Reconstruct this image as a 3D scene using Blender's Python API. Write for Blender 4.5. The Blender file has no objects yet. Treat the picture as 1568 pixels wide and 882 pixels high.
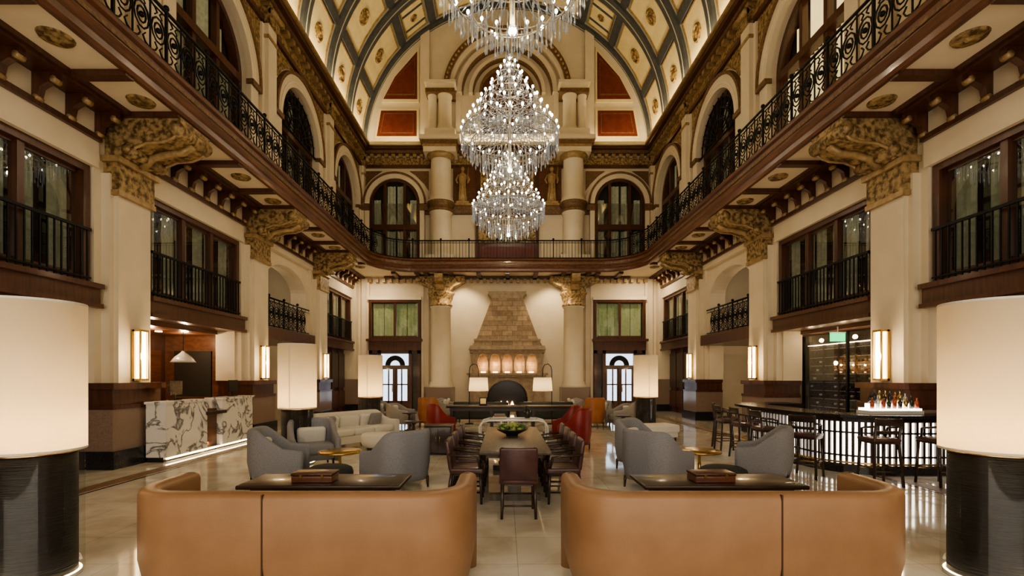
import bpy, bmesh, math, random
from mathutils import Vector, Matrix, Euler
random.seed(4)
pi=math.pi
SC=bpy.context.scene
# ------------------------------------------------------------------ materials
def newmat(name):
    m=bpy.data.materials.new(name); m.use_nodes=True
    nt=m.node_tree; bs=nt.nodes['Principled BSDF']
    return m,nt,bs
def mat(name,col,rough=.5,metal=0,col2=None,scale=5,detail=4,bump=0,bscale=None,emit=None,estr=0,kind='noise',stretch=None,lo=.35,hi=.65,spec=None,coat=0):
    m,nt,bs=newmat(name)
    bs.inputs['Base Color'].default_value=(*col,1)
    bs.inputs['Roughness'].default_value=rough
    bs.inputs['Metallic'].default_value=metal
    if coat: bs.inputs['Coat Weight'].default_value=coat; bs.inputs['Coat Roughness'].default_value=.1
    tc=nt.nodes.new('ShaderNodeTexCoord'); mp=nt.nodes.new('ShaderNodeMapping')
    nt.links.new(tc.outputs['Object'],mp.inputs[0])
    if stretch: mp.inputs['Scale'].default_value=stretch
    def tex(k,sc):
        if k=='voronoi':
            t=nt.nodes.new('ShaderNodeTexVoronoi'); t.inputs['Scale'].default_value=sc; o=t.outputs['Distance']
        else:
            t=nt.nodes.new('ShaderNodeTexNoise'); t.inputs['Scale'].default_value=sc; t.inputs['Detail'].default_value=detail; o=t.outputs['Fac']
        nt.links.new(mp.outputs[0],t.inputs['Vector']); return o
    if col2:
        o=tex(kind,scale); r=nt.nodes.new('ShaderNodeValToRGB')
        r.color_ramp.elements[0].position=lo; r.color_ramp.elements[1].position=hi
        r.color_ramp.elements[0].color=(*col,1); r.color_ramp.elements[1].color=(*col2,1)
        nt.links.new(o,r.inputs[0]); nt.links.new(r.outputs[0],bs.inputs['Base Color'])
    if bump:
        o=tex(kind,bscale or scale); b=nt.nodes.new('ShaderNodeBump'); b.inputs['Strength'].default_value=bump; b.inputs['Distance'].default_value=.03
        nt.links.new(o,b.inputs['Height']); nt.links.new(b.outputs[0],bs.inputs['Normal'])
    if emit:
        bs.inputs['Emission Color'].default_value=(*emit,1); bs.inputs['Emission Strength'].default_value=estr
    return m
def emis(name,col,s,sample=True):
    m=mat(name,col,.5,emit=col,estr=s)
    if not sample: m.cycles.emission_sampling='NONE'
    return m
PLASTER=mat('plaster',(.67,.585,.44),.6,col2=(.71,.625,.48),scale=2)
CEILP=mat('soffit_plaster',(.74,.65,.50),.6,col2=(.78,.69,.54),scale=2)
WOOD=mat('mahogany',(.050,.019,.011),.34,col2=(.105,.039,.021),scale=3,stretch=(6,6,.6),lo=.3,hi=.7,coat=.2)
WOODH=mat('mahogany_rail',(.085,.034,.019),.32,col2=(.165,.068,.037),scale=3,stretch=(2,.5,4),lo=.3,hi=.7,coat=.25)
DKWOOD=mat('dark_walnut',(.020,.012,.009),.35,col2=(.048,.027,.018),scale=4,stretch=(1,6,6),coat=.3)
TABW=mat('grey_oak',(.085,.068,.054),.32,col2=(.14,.113,.09),scale=3,stretch=(6,1,1))
GOLD=mat('gilt_ornament',(.11,.068,.028),.5,.2,col2=(.43,.305,.15),scale=10,bump=1.0,bscale=13,kind='noise',detail=5,lo=.38,hi=.6)
GOLDS=mat('gilt_smooth',(.30,.205,.10),.45,.25,col2=(.44,.32,.17),scale=8,bump=.3)
GRAN=mat('pink_granite',(.20,.145,.115),.25,col2=(.27,.20,.16),scale=60,detail=6,coat=.3)
BLK=mat('black_granite',(.012,.012,.013),.2,col2=(.03,.028,.028),scale=40)
IRON=mat('wrought_iron',(.010,.011,.012),.45,.6)
VCREAM=mat('vault_cream',(.72,.62,.36),.6,col2=(.78,.68,.41),scale=3)
VPALE=mat('vault_pale',(.42,.42,.34),.6,col2=(.47,.47,.38),scale=3)
SLATE=mat('vault_slate',(.055,.061,.070),.5,col2=(.08,.086,.095),scale=4)
RED=mat('venetian_red',(.12,.023,.015),.5,col2=(.16,.033,.022),scale=4)
BRONZE=mat('brown_moulding',(.13,.075,.04),.45,.2,col2=(.24,.145,.075),scale=14,bump=.6,bscale=20)
LEATH=mat('tan_leather',(.26,.142,.071),.42,col2=(.305,.172,.09),scale=3,bump=.12,bscale=120)
SEAM=mat('leather_seam',(.05,.022,.01),.6)
BLUE=mat('blue_grey_fabric',(.225,.232,.262),.8,col2=(.285,.292,.322),scale=60,bump=.2,bscale=200)
CREAMF=mat('cream_fabric',(.68,.66,.60),.85,col2=(.75,.73,.67),scale=50,bump=.2,bscale=200)
GREYF=mat('grey_fabric',(.25,.24,.235),.85,col2=(.31,.30,.29),scale=50)
DKF=mat('charcoal_fabric',(.02,.025,.03),.8,col2=(.035,.04,.045),scale=50)
ORNG=mat('orange_leather',(.30,.12,.045),.45,col2=(.36,.15,.06),scale=4)
REDF=mat('red_leather',(.19,.012,.012),.4,col2=(.24,.017,.016),scale=4)
MAROON=mat('maroon_leather',(.055,.024,.024),.35,col2=(.09,.038,.036),scale=5,coat=.2)
BRASS=mat('brass',(.55,.38,.15),.25,.9)
STEEL=mat('white_metal',(.75,.75,.73),.25,.3)
SILV=mat('antique_silver',(.42,.40,.35),.25,.7)
BLKTEX=mat('black_ribbed_resin',(.004,.004,.005),.55,col2=(.012,.012,.013),scale=6,stretch=(1,1,14),bump=.5,bscale=6)
CURT=mat('curtain_sage_lit',(.26,.27,.19),.85,col2=(.34,.35,.25),scale=8,emit=(.26,.26,.16),estr=.12)  # faint emission in the cloth stands in for light on the curtains
CURTG=mat('curtain_green_lit',(.30,.34,.18),.85,col2=(.38,.42,.24),scale=8,emit=(.28,.33,.15),estr=.25)  # emission brightens the green cloth in place of window-recess light
CURTY=mat('curtain_gold_lit',(.46,.37,.2),.85,col2=(.55,.46,.27),scale=8,emit=(.7,.53,.25),estr=1.2)  # yellow glow painted into the cloth for curtains lit from inside
DARK=mat('dark_interior',(.02,.016,.012),.7)
BULB=emis('warm_bulb',(1,.88,.66),12,False)
FLAME=emis('niche_glow',(1,.62,.28),6)
SCON=emis('sconce_diffuser',(1,.80,.50),5,False)
LED=emis('warm_led_strip',(1,.80,.50),6,False)
BARL=emis('bar_glow_panel',(1,.90,.76),4)
DAY=emis('daylight_glazing',(.66,.82,1),1.5,False)
GREENS=emis('exit_green',(.03,.9,.30),1.2,False)
BOTR=mat('bottle_red_lit',(.22,.03,.02),.15,emit=(.6,.12,.05),estr=.08,col2=(.35,.12,.05),scale=14)  # slight glow in the bottles stands in for red display lighting
WINE=mat('wine_bottles',(.005,.005,.006),.2,col2=(.06,.06,.065),scale=22,kind='voronoi',lo=.1,hi=.7)
PLANT=mat('leaf_green',(.03,.10,.02),.5,col2=(.08,.18,.04),scale=20)
FRUIT=mat('fruit_green',(.25,.33,.08),.4,col2=(.4,.42,.12),scale=5)
CER=mat('ceramic_dark',(.03,.03,.03),.2)
def stone():
    m,nt,bs=newmat('sandstone_blocks')
    tc=nt.nodes.new('ShaderNodeTexCoord'); mp=nt.nodes.new('ShaderNodeMapping'); mp.inputs['Rotation'].default_value=(pi/2,0,0)
    br=nt.nodes.new('ShaderNodeTexBrick'); br.inputs['Scale'].default_value=1.0
    br.inputs['Color1'].default_value=(.40,.30,.20,1); br.inputs['Color2'].default_value=(.25,.18,.12,1); br.inputs['Mortar'].default_value=(.17,.125,.085,1)
    br.inputs['Mortar Size'].default_value=.010
    n=nt.nodes.new('ShaderNodeTexNoise'); n.inputs['Scale'].default_value=6; n.inputs['Detail'].default_value=6
    mx=nt.nodes.new('ShaderNodeMix'); mx.data_type='RGBA'; mx.blend_type='OVERLAY'; mx.inputs[0].default_value=.5
    nt.links.new(tc.outputs['Object'],mp.inputs[0]); nt.links.new(mp.outputs[0],br.inputs['Vector']); nt.links.new(tc.outputs['Object'],n.inputs['Vector'])
    nt.links.new(br.outputs['Color'],mx.inputs[6]); nt.links.new(n.outputs['Fac'],mx.inputs[7]); nt.links.new(mx.outputs[2],bs.inputs['Base Color'])
    bs.inputs['Roughness'].default_value=.8; return m
STONE=stone()
STONEC=mat('carved_limestone',(.30,.23,.16),.75,col2=(.40,.32,.23),scale=7,bump=.7,bscale=16)
def marble(name,base,vein,sc,rough):
    m,nt,bs=newmat(name)
    tc=nt.nodes.new('ShaderNodeTexCoord')
    n1=nt.nodes.new('ShaderNodeTexNoise'); n1.inputs['Scale'].default_value=sc; n1.inputs['Detail'].default_value=6; n1.inputs['Distortion'].default_value=1.5
    r=nt.nodes.new('ShaderNodeValToRGB'); e=r.color_ramp.elements
    e[0].position=.455; e[0].color=(*base,1); e[1].position=.545; e[1].color=(*base,1)
    x=e.new(.5); x.color=(*vein,1)
    nt.links.new(tc.outputs['Object'],n1.inputs['Vector']); nt.links.new(n1.outputs['Fac'],r.inputs[0]); nt.links.new(r.outputs[0],bs.inputs['Base Color'])
    bs.inputs['Roughness'].default_value=rough; return m
MARB=marble('veined_marble',(.76,.75,.72),(.12,.12,.13),1.4,.2)
def floormat():
    m,nt,bs=newmat('polished_marble_floor')
    tc=nt.nodes.new('ShaderNodeTexCoord')
    n=nt.nodes.new('ShaderNodeTexNoise'); n.inputs['Scale'].default_value=1.6; n.inputs['Detail'].default_value=8; n.inputs['Distortion'].default_value=.8
    r=nt.nodes.new('ShaderNodeValToRGB'); e=r.color_ramp.elements
    e[0].position=.33; e[0].color=(.66,.60,.50,1); e[1].position=.6; e[1].color=(.86,.83,.755,1)
    br=nt.nodes.new('ShaderNodeTexBrick'); br.offset=0; br.inputs['Scale'].default_value=1; br.inputs['Brick Width'].default_value=.75; br.inputs['Row Height'].default_value=.75
    br.inputs['Mortar Size'].default_value=.005; br.inputs['Color1'].default_value=(1,1,1,1); br.inputs['Color2'].default_value=(.90,.895,.88,1); br.inputs['Mortar'].default_value=(.68,.66,.61,1)
    mx=nt.nodes.new('ShaderNodeMix'); mx.data_type='RGBA'; mx.blend_type='MULTIPLY'; mx.inputs[0].default_value=1
    nt.links.new(tc.outputs['Object'],n.inputs['Vector']); nt.links.new(tc.outputs['Object'],br.inputs['Vector'])
    nt.links.new(n.outputs['Fac'],r.inputs[0]); nt.links.new(r.outputs[0],mx.inputs[6]); nt.links.new(br.outputs['Color'],mx.inputs[7])
    nt.links.new(mx.outputs[2],bs.inputs['Base Color']); bs.inputs['Roughness'].default_value=.08; bs.inputs['Coat Weight'].default_value=.5; bs.inputs['Coat Roughness'].default_value=.04; return m
FLOOR=floormat()
def shademat():
    m=bpy.data.materials.new('lamp_shade_linen'); m.use_nodes=True; nt=m.node_tree; nt.nodes.clear()
    o=nt.nodes.new('ShaderNodeOutputMaterial'); t=nt.nodes.new('ShaderNodeBsdfTranslucent'); d=nt.nodes.new('ShaderNodeBsdfDiffuse'); mx=nt.nodes.new('ShaderNodeMixShader')
    t.inputs[0].default_value=(.90,.80,.62,1); d.inputs[0].default_value=(.55,.51,.43,1); mx.inputs[0].default_value=.5
    nt.links.new(d.outputs[0],mx.inputs[1]); nt.links.new(t.outputs[0],mx.inputs[2]); nt.links.new(mx.outputs[0],o.inputs[0])
    return m
SHADE=shademat()
def glassmat(name,tint,gl=.08):
    m=bpy.data.materials.new(name); m.use_nodes=True; nt=m.node_tree; nt.nodes.clear()
    o=nt.nodes.new('ShaderNodeOutputMaterial'); t=nt.nodes.new('ShaderNodeBsdfTransparent'); g=nt.nodes.new('ShaderNodeBsdfGlossy'); mx=nt.nodes.new('ShaderNodeMixShader')
    t.inputs[0].default_value=(*tint,1); g.inputs['Roughness'].default_value=.01; mx.inputs[0].default_value=gl
    nt.links.new(t.outputs[0],mx.inputs[1]); nt.links.new(g.outputs[0],mx.inputs[2]); nt.links.new(mx.outputs[0],o.inputs[0]); return m
GLASS=glassmat('window_glass',(.85,.87,.85),.26)
CLEAR=glassmat('clear_acrylic',(.93,.94,.94),.05)
def crystal():
    m=bpy.data.materials.new('chandelier_crystal'); m.use_nodes=True; nt=m.node_tree; nt.nodes.clear()
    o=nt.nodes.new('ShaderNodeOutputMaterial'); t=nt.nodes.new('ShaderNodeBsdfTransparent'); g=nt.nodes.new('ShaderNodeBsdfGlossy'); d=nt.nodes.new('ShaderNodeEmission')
    d.inputs[0].default_value=(.95,.93,.86,1); d.inputs[1].default_value=.30  # emission imitates light caught in the crystal; the drops are not lamps
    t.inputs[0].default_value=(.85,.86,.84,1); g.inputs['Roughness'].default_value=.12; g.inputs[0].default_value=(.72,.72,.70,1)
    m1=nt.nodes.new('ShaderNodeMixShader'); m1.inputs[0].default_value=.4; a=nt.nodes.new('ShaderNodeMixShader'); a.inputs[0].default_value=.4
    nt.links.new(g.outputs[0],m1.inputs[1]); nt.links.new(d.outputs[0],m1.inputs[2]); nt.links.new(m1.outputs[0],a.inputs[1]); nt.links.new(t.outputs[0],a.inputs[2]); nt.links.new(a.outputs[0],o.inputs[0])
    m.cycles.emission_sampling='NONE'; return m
CRYS=crystal()
# ------------------------------------------------------------------ builder
class B:
    def __init__(s): s.v=[];s.f=[];s.m=[];s.s=[];s.mats=[];s.M=None
    def add(s,vs,fs,mt,smooth=False):
        if mt not in s.mats: s.mats.append(mt)
        k=s.mats.index(mt); n=len(s.v)
        if s.M: vs=[tuple(s.M@Vector(p)) for p in vs]
        s.v+= [tuple(p) for p in vs]
        for f in fs: s.f.append([n+i for i in f]); s.m.append(k); s.s.append(smooth)
    def box(s,x0,x1,y0,y1,z0,z1,mt):
        vs=[(x,y,z) for x in(x0,x1) for y in(y0,y1) for z in(z0,z1)]
        s.add(vs,[(0,1,3,2),(4,6,7,5),(0,4,5,1),(2,3,7,6),(0,2,6,4),(1,5,7,3)],mt)
    def pbox(s,P,u0,u1,z0,z1,d0,d1,mt):
        vs=[P(u,z,d) for u in(u0,u1) for z in(z0,z1) for d in(d0,d1)]
        s.add(vs,[(0,1,3,2),(4,6,7,5),(0,4,5,1),(2,3,7,6),(0,2,6,4),(1,5,7,3)],mt)
    def rbox(s,c,size,r,mt,rot=(0,0,0),seg=3):
        bm=bmesh.new(); bmesh.ops.create_cube(bm,size=1)
        for v in bm.verts: v.co=Vector((v.co.x*size[0],v.co.y*size[1],v.co.z*size[2]))
        bmesh.ops.bevel(bm,geom=bm.edges[:],offset=min(r,min(size)*.49),segments=seg,affect='EDGES',profile=.5)
        M=Matrix.Translation(c)@Euler(rot).to_matrix().to_4x4()
        bm.verts.index_update()
        s.add([tuple(M@v.co) for v in bm.verts],[[v.index for v in f.verts] for f in bm.faces],mt,True); bm.free()
    def frus(s,cx,cy,hx0,hy0,z0,hx1,hy1,z1,mt,cy1=None):
        if cy1 is None: cy1=cy
        vs=[(cx-hx0,cy-hy0,z0),(cx+hx0,cy-hy0,z0),(cx+hx0,cy+hy0,z0),(cx-hx0,cy+hy0,z0),(cx-hx1,cy1-hy1,z1),(cx+hx1,cy1-hy1,z1),(cx+hx1,cy1+hy1,z1),(cx-hx1,cy1+hy1,z1)]
        s.add(vs,[(3,2,1,0),(4,5,6,7),(0,1,5,4),(1,2,6,5),(2,3,7,6),(3,0,4,7)],mt)
    def lathe(s,cx,cy,prof,mt,seg=24,smooth=True,sy=1):
        vs=[];fs=[];n=len(prof)
        for i in range(seg):
            a=2*pi*i/seg
            for r,z in prof: vs.append((cx+r*math.cos(a),cy+sy*r*math.sin(a),z))
        for i in range(seg):
            j=(i+1)%seg
            for k in range(n-1): fs.append((i*n+k,j*n+k,j*n+k+1,i*n+k+1))
        s.add(vs,fs,mt,smooth)
    def tube(s,pts,r,mt,seg=6,closed=False):
        pts=[Vector(p) for p in pts]; n=len(pts); vs=[];fs=[]
        up=None
        for i,p in enumerate(pts):
            a=pts[(i-1)%n] if (closed or i>0) else p; b=pts[(i+1)%n] if (closed or i<n-1) else p
            t=(b-a).normalized()
            if up is None: up=t.orthogonal().normalized()
            x=(up-t*up.dot(t))
            x=x.normalized() if x.length>1e-5 else t.orthogonal().normalized()
            up=x; y=t.cross(x)
            rr=r[i] if isinstance(r,(list,tuple)) else r
            for k in range(seg):
                q=2*pi*k/seg; vs.append(tuple(p+x*math.cos(q)*rr+y*math.sin(q)*rr))
        for i in range(n if closed else n-1):
            j=(i+1)%n
            for k in range(seg): l=(k+1)%seg; fs.append((i*seg+k,i*seg+l,j*seg+l,j*seg+k))
        if not closed: fs.append(tuple(range(seg))[::-1]); fs.append(tuple((n-1)*seg+k for k in range(seg)))
        s.add(vs,fs,mt,seg>4)
    def prism(s,P,poly,d0,d1,mt):
        n=len(poly); vs=[P(u,z,d0) for u,z in poly]+[P(u,z,d1) for u,z in poly]
        s.add(vs,[tuple(range(n)),tuple(range(n,2*n))[::-1]]+[(i,(i+1)%n,n+(i+1)%n,n+i) for i in range(n)],mt)
    def arc(s,P,uc,zc,r0,r1,a0,a1,d0,d1,mt,seg=20,ez=1):
        vs=[];fs=[]
        for i in range(seg+1):
            a=a0+(a1-a0)*i/seg; c,q=math.cos(a),math.sin(a)*ez
            for r,d in((r0,d0),(r1,d0),(r1,d1),(r0,d1)): vs.append(P(uc+r*c,zc+r*q,d))
        for i in range(seg):
            for k in range(4): l=(k+1)%4; fs.append((i*4+k,i*4+l,i*4+4+l,i*4+4+k))
        fs.append((0,1,2,3)); fs.append((seg*4+3,seg*4+2,seg*4+1,seg*4))
        s.add(vs,fs,mt)
    def halfdisc(s,P,uc,zc,r,d,mt,ez=1,seg=20):
        vs=[P(uc,zc,d)]+[P(uc+r*math.cos(pi*i/seg),zc+r*ez*math.sin(pi*i/seg),d) for i in range(seg+1)]
        s.add(vs,[(0,i+1,i+2) for i in range(seg)],mt)
    def spandrel(s,P,uc,half,zs,r,ztop,d0,d1,mt,ez=1,seg=20):
        vs=[];fs=[]
        for i in range(seg+1):
            a=pi*i/seg; u=uc+r*math.cos(a); z=zs+r*ez*math.sin(a)
            vs+=[P(u,z,d0),P(u,ztop,d0),P(u,ztop,d1),P(u,z,d1)]
        for i in range(seg):
            for k in range(4): l=(k+1)%4; fs.append((i*4+k,i*4+l,i*4+4+l,i*4+4+k))
        s.add(vs,fs,mt)
        if half>r: s.pbox(P,uc-half,uc-r,zs,ztop,d0,d1,mt); s.pbox(P,uc+r,uc+half,zs,ztop,d0,d1,mt)
    def curtain(s,P,u0,u1,z0,z1,d,mt,w=.16,amp=.03):
        n=max(4,int((u1-u0)/w)*4); vs=[];fs=[]
        for i in range(n+1):
            u=u0+(u1-u0)*i/n; dd=d+amp*math.sin(2*pi*i/4+.3*math.sin(i))
            vs+=[P(u,z0,dd),P(u,z1,dd)]
        s.add(vs,[(2*i,2*i+2,2*i+3,2*i+1) for i in range(n)],mt,True)
    def ball(s,c,r,mt,seg=10,sz=1):
        n=max(4,seg//2); prof=[(r*math.sin(pi*i/n)+1e-5,c[2]+sz*r*math.cos(pi*i/n)) for i in range(n+1)][::-1]
        s.lathe(c[0],c[1],prof,mt,seg)
    def sweep(s,path,prof,mt,smooth=False):
        n=len(path);k=len(prof);vs=[];fs=[]
        for i,(x,y) in enumerate(path):
            a=path[max(0,i-1)]; b=path[min(n-1,i+1)]; dx,dy=b[0]-a[0],b[1]-a[1]; L=math.hypot(dx,dy); nx,ny=dy/L,-dx/L
            for o,z in prof: vs.append((x+nx*o,y+ny*o,z))
        for i in range(n-1):
            for j in range(k): l=(j+1)%k; fs.append((i*k+j,i*k+l,(i+1)*k+l,(i+1)*k+j))
        fs.append(tuple(range(k))); fs.append(tuple((n-1)*k+j for j in range(k))[::-1])
        s.add(vs,fs,mt,smooth)
    def done(s,name,loc=(0,0,0),rz=0,recalc=True):
        me=bpy.data.meshes.new(name); me.from_pydata(s.v,[],s.f)
        for m in s.mats: me.materials.append(m)
        me.polygons.foreach_set('material_index',s.m); me.polygons.foreach_set('use_smooth',s.s)
        if recalc:
            bm=bmesh.new(); bm.from_mesh(me); bmesh.ops.recalc_face_normals(bm,faces=bm.faces[:]); bm.to_mesh(me); bm.free()
        me.update(); o=bpy.data.objects.new(name,me); SC.collection.objects.link(o); o.location=loc; o.rotation_euler=(0,0,rz); return o
def inst(o,loc,rz=0):
    n=bpy.data.objects.new(o.name.split('.')[0],o.data); SC.collection.objects.link(n); n.location=loc; n.rotation_euler=(0,0,rz); return n
def light(name,kind,loc,power,col=(1,.85,.66),size=.1,sy=None,rot=(0,0,0),spot=None,parent=None,blend=.6):
    l=bpy.data.lights.new(name,kind); l.energy=power; l.color=col
    if kind=='AREA':
        l.size=size
        if sy: l.shape='RECTANGLE'; l.size_y=sy
        else: l.shape='DISK'
    else: l.shadow_soft_size=size
    if kind=='SPOT': l.spot_size=spot; l.spot_blend=blend
    o=bpy.data.objects.new(name,l); SC.collection.objects.link(o); o.location=loc; o.rotation_euler=rot
    if parent: o.parent=parent
    return o
R=math.radians
# ------------------------------------------------------------------ camera
cam=bpy.data.cameras.new('camera'); co=bpy.data.objects.new('camera',cam); SC.collection.objects.link(co)
co.location=(-.12,0,1.75); co.rotation_euler=(pi/2,0,0); cam.lens=17; cam.sensor_width=36; cam.shift_x=.007; cam.shift_y=.0861; cam.clip_end=200
SC.camera=co
YB=24.7; YR=-3.2; PIT=5.05
PIERS=[-.38,4.67,9.72,14.77,19.82]; BAYS=[2.145,7.195,12.245,17.295,22.345]
# ------------------------------------------------------------------ floor
b=B(); b.box(-11.2,11.2,YR-.2,YB+.4,-.2,0,FLOOR); b.done('floor')
b=B()
for s in(-1,1):
    b.box(s*6.45,s*6.72,YR,23.2,.0,.004,BRONZE); b.box(s*6.36,s*6.40,YR,23.2,0,.004,BLK)
b.box(-6.4,6.4,22.9,23.2,.0,.004,BRONZE)
b.done('trim_1')
# ------------------------------------------------------------------ iron scroll rail
def scroll_rail(b,path,z0,h,step=.42,rich=True):
    pts=[Vector((p[0],p[1],0)) for p in path]; out=[pts[0]]; acc=0
    for a,c in zip(pts,pts[1:]):
        L=(c-a).length; t=0
        while acc+(L-t)>=step:
            t+=step-acc; acc=0; out.append(a+(c-a)*(t/L))
        acc+=L-t
    up=Vector((0,0,1))
    for i in range(len(out)-1):
        A,C=out[i],out[i+1]; t=(C-A).normalized(); m=(A+C)/2
        b.tube([A+up*z0,A+up*(z0+h)],.016 if i%3 else .03,IRON,4)
        if i%3==0: b.ball(tuple(A+up*(z0+h+.07)),.055,IRON,6)
        if rich:
            for r,zz in((.17,.52),(.10,.52)):
                b.tube([m+t*(r*math.cos(q*pi/5))+up*(z0+h*zz+r*1.3*math.sin(q*pi/5)) for q in range(10)],.017,IRON,4,True)
            for sg in(-1,1):
                b.tube([m+t*(sg*.18)+up*(z0+h*.08),m+t*(sg*.08)+up*(z0+h*.12),m+t*(sg*.03)+up*(z0+h*.2),m+t*(sg*.09)+up*(z0+h*.27)],.015,IRON,4)
                b.tube([m+t*(sg*.18)+up*(z0+h*.92),m+t*(sg*.08)+up*(z0+h*.88),m+t*(sg*.03)+up*(z0+h*.82),m+t*(sg*.09)+up*(z0+h*.76)],.015,IRON,4)
            b.ball(tuple(m+up*(z0+h*.52)),.05,IRON,6)
        else:
            for q in(.33,.66):
                p=A+(C-A)*q; b.tube([p+up*z0,p+up*(z0+h)],.011,IRON,4)
    p3=[tuple(p) for p in path]
    for zz,r in((z0+h,.032),(z0+.05,.022),(z0+h-.1,.014)): b.tube([(p[0],p[1],zz) for p in p3],r,IRON,6)
# ------------------------------------------------------------------ windows
def window(name,P,u0,u1,z0,z1,n=3,cm=CURT,rail=True,cur=True,depth=.35,tilt=0):
    b=B()
    b.pbox(P,u0,u1,z0,z1,depth,depth+.03,DARK)
    f=.13
    b.pbox(P,u0,u0+f,z0,z1,-.02,depth,WOOD); b.pbox(P,u1-f,u1,z0,z1,-.02,depth,WOOD)
    b.pbox(P,u0+f,u1-f,z1-f,z1,-.02,depth,WOOD); b.pbox(P,u0+f,u1-f,z0,z0+f,-.02,depth,WOOD)
    w=(u1-u0-2*f)/n
    for i in range(n):
        a=u0+f+i*w
        if i: b.pbox(P,a-.06,a+.06,z0+f,z1-f,.02,.16,WOOD)
        b.pbox(P,a+.06,a+w-.06,z0+f+.0,z0+f+.06,.08,.13,WOOD); b.pbox(P,a+.06,a+w-.06,z1-f-.06,z1-f,.08,.13,WOOD)
        if cur:
            g=.40 if n>2 else .49
            b.curtain(P,a+.04,a+w*g,z0+f,z1-f,.25,cm); b.curtain(P,a+w*(1-g),a+w-.04,z0+f,z1-f,.25,cm)
        b.add([P(a+.05,z0+f,.11+tilt),P(a+w-.05,z0+f,.11-tilt),P(a+w-.05,z1-f,.11-tilt),P(a+.05,z1-f,.11+tilt)],[(0,1,2,3)],GLASS)
    if rail:
        k=int((u1-u0-.2)/.13)
        for i in range(k+1):
            u=u0+.12+i*(u1-u0-.24)/k; b.pbox(P,u-.011,u+.011,z0+.02,z0+.98,-.085,-.063,IRON)
        b.pbox(P,u0+.05,u1-.05,z0+.96,z0+1.01,-.1,-.05,IRON); b.pbox(P,u0+.05,u1-.05,z0+.08,z0+.11,-.09,-.06,IRON)
    return b.done(name)
WN=[0]
def wname(): WN[0]+=1; return 'window_%d'%WN[0]
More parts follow.
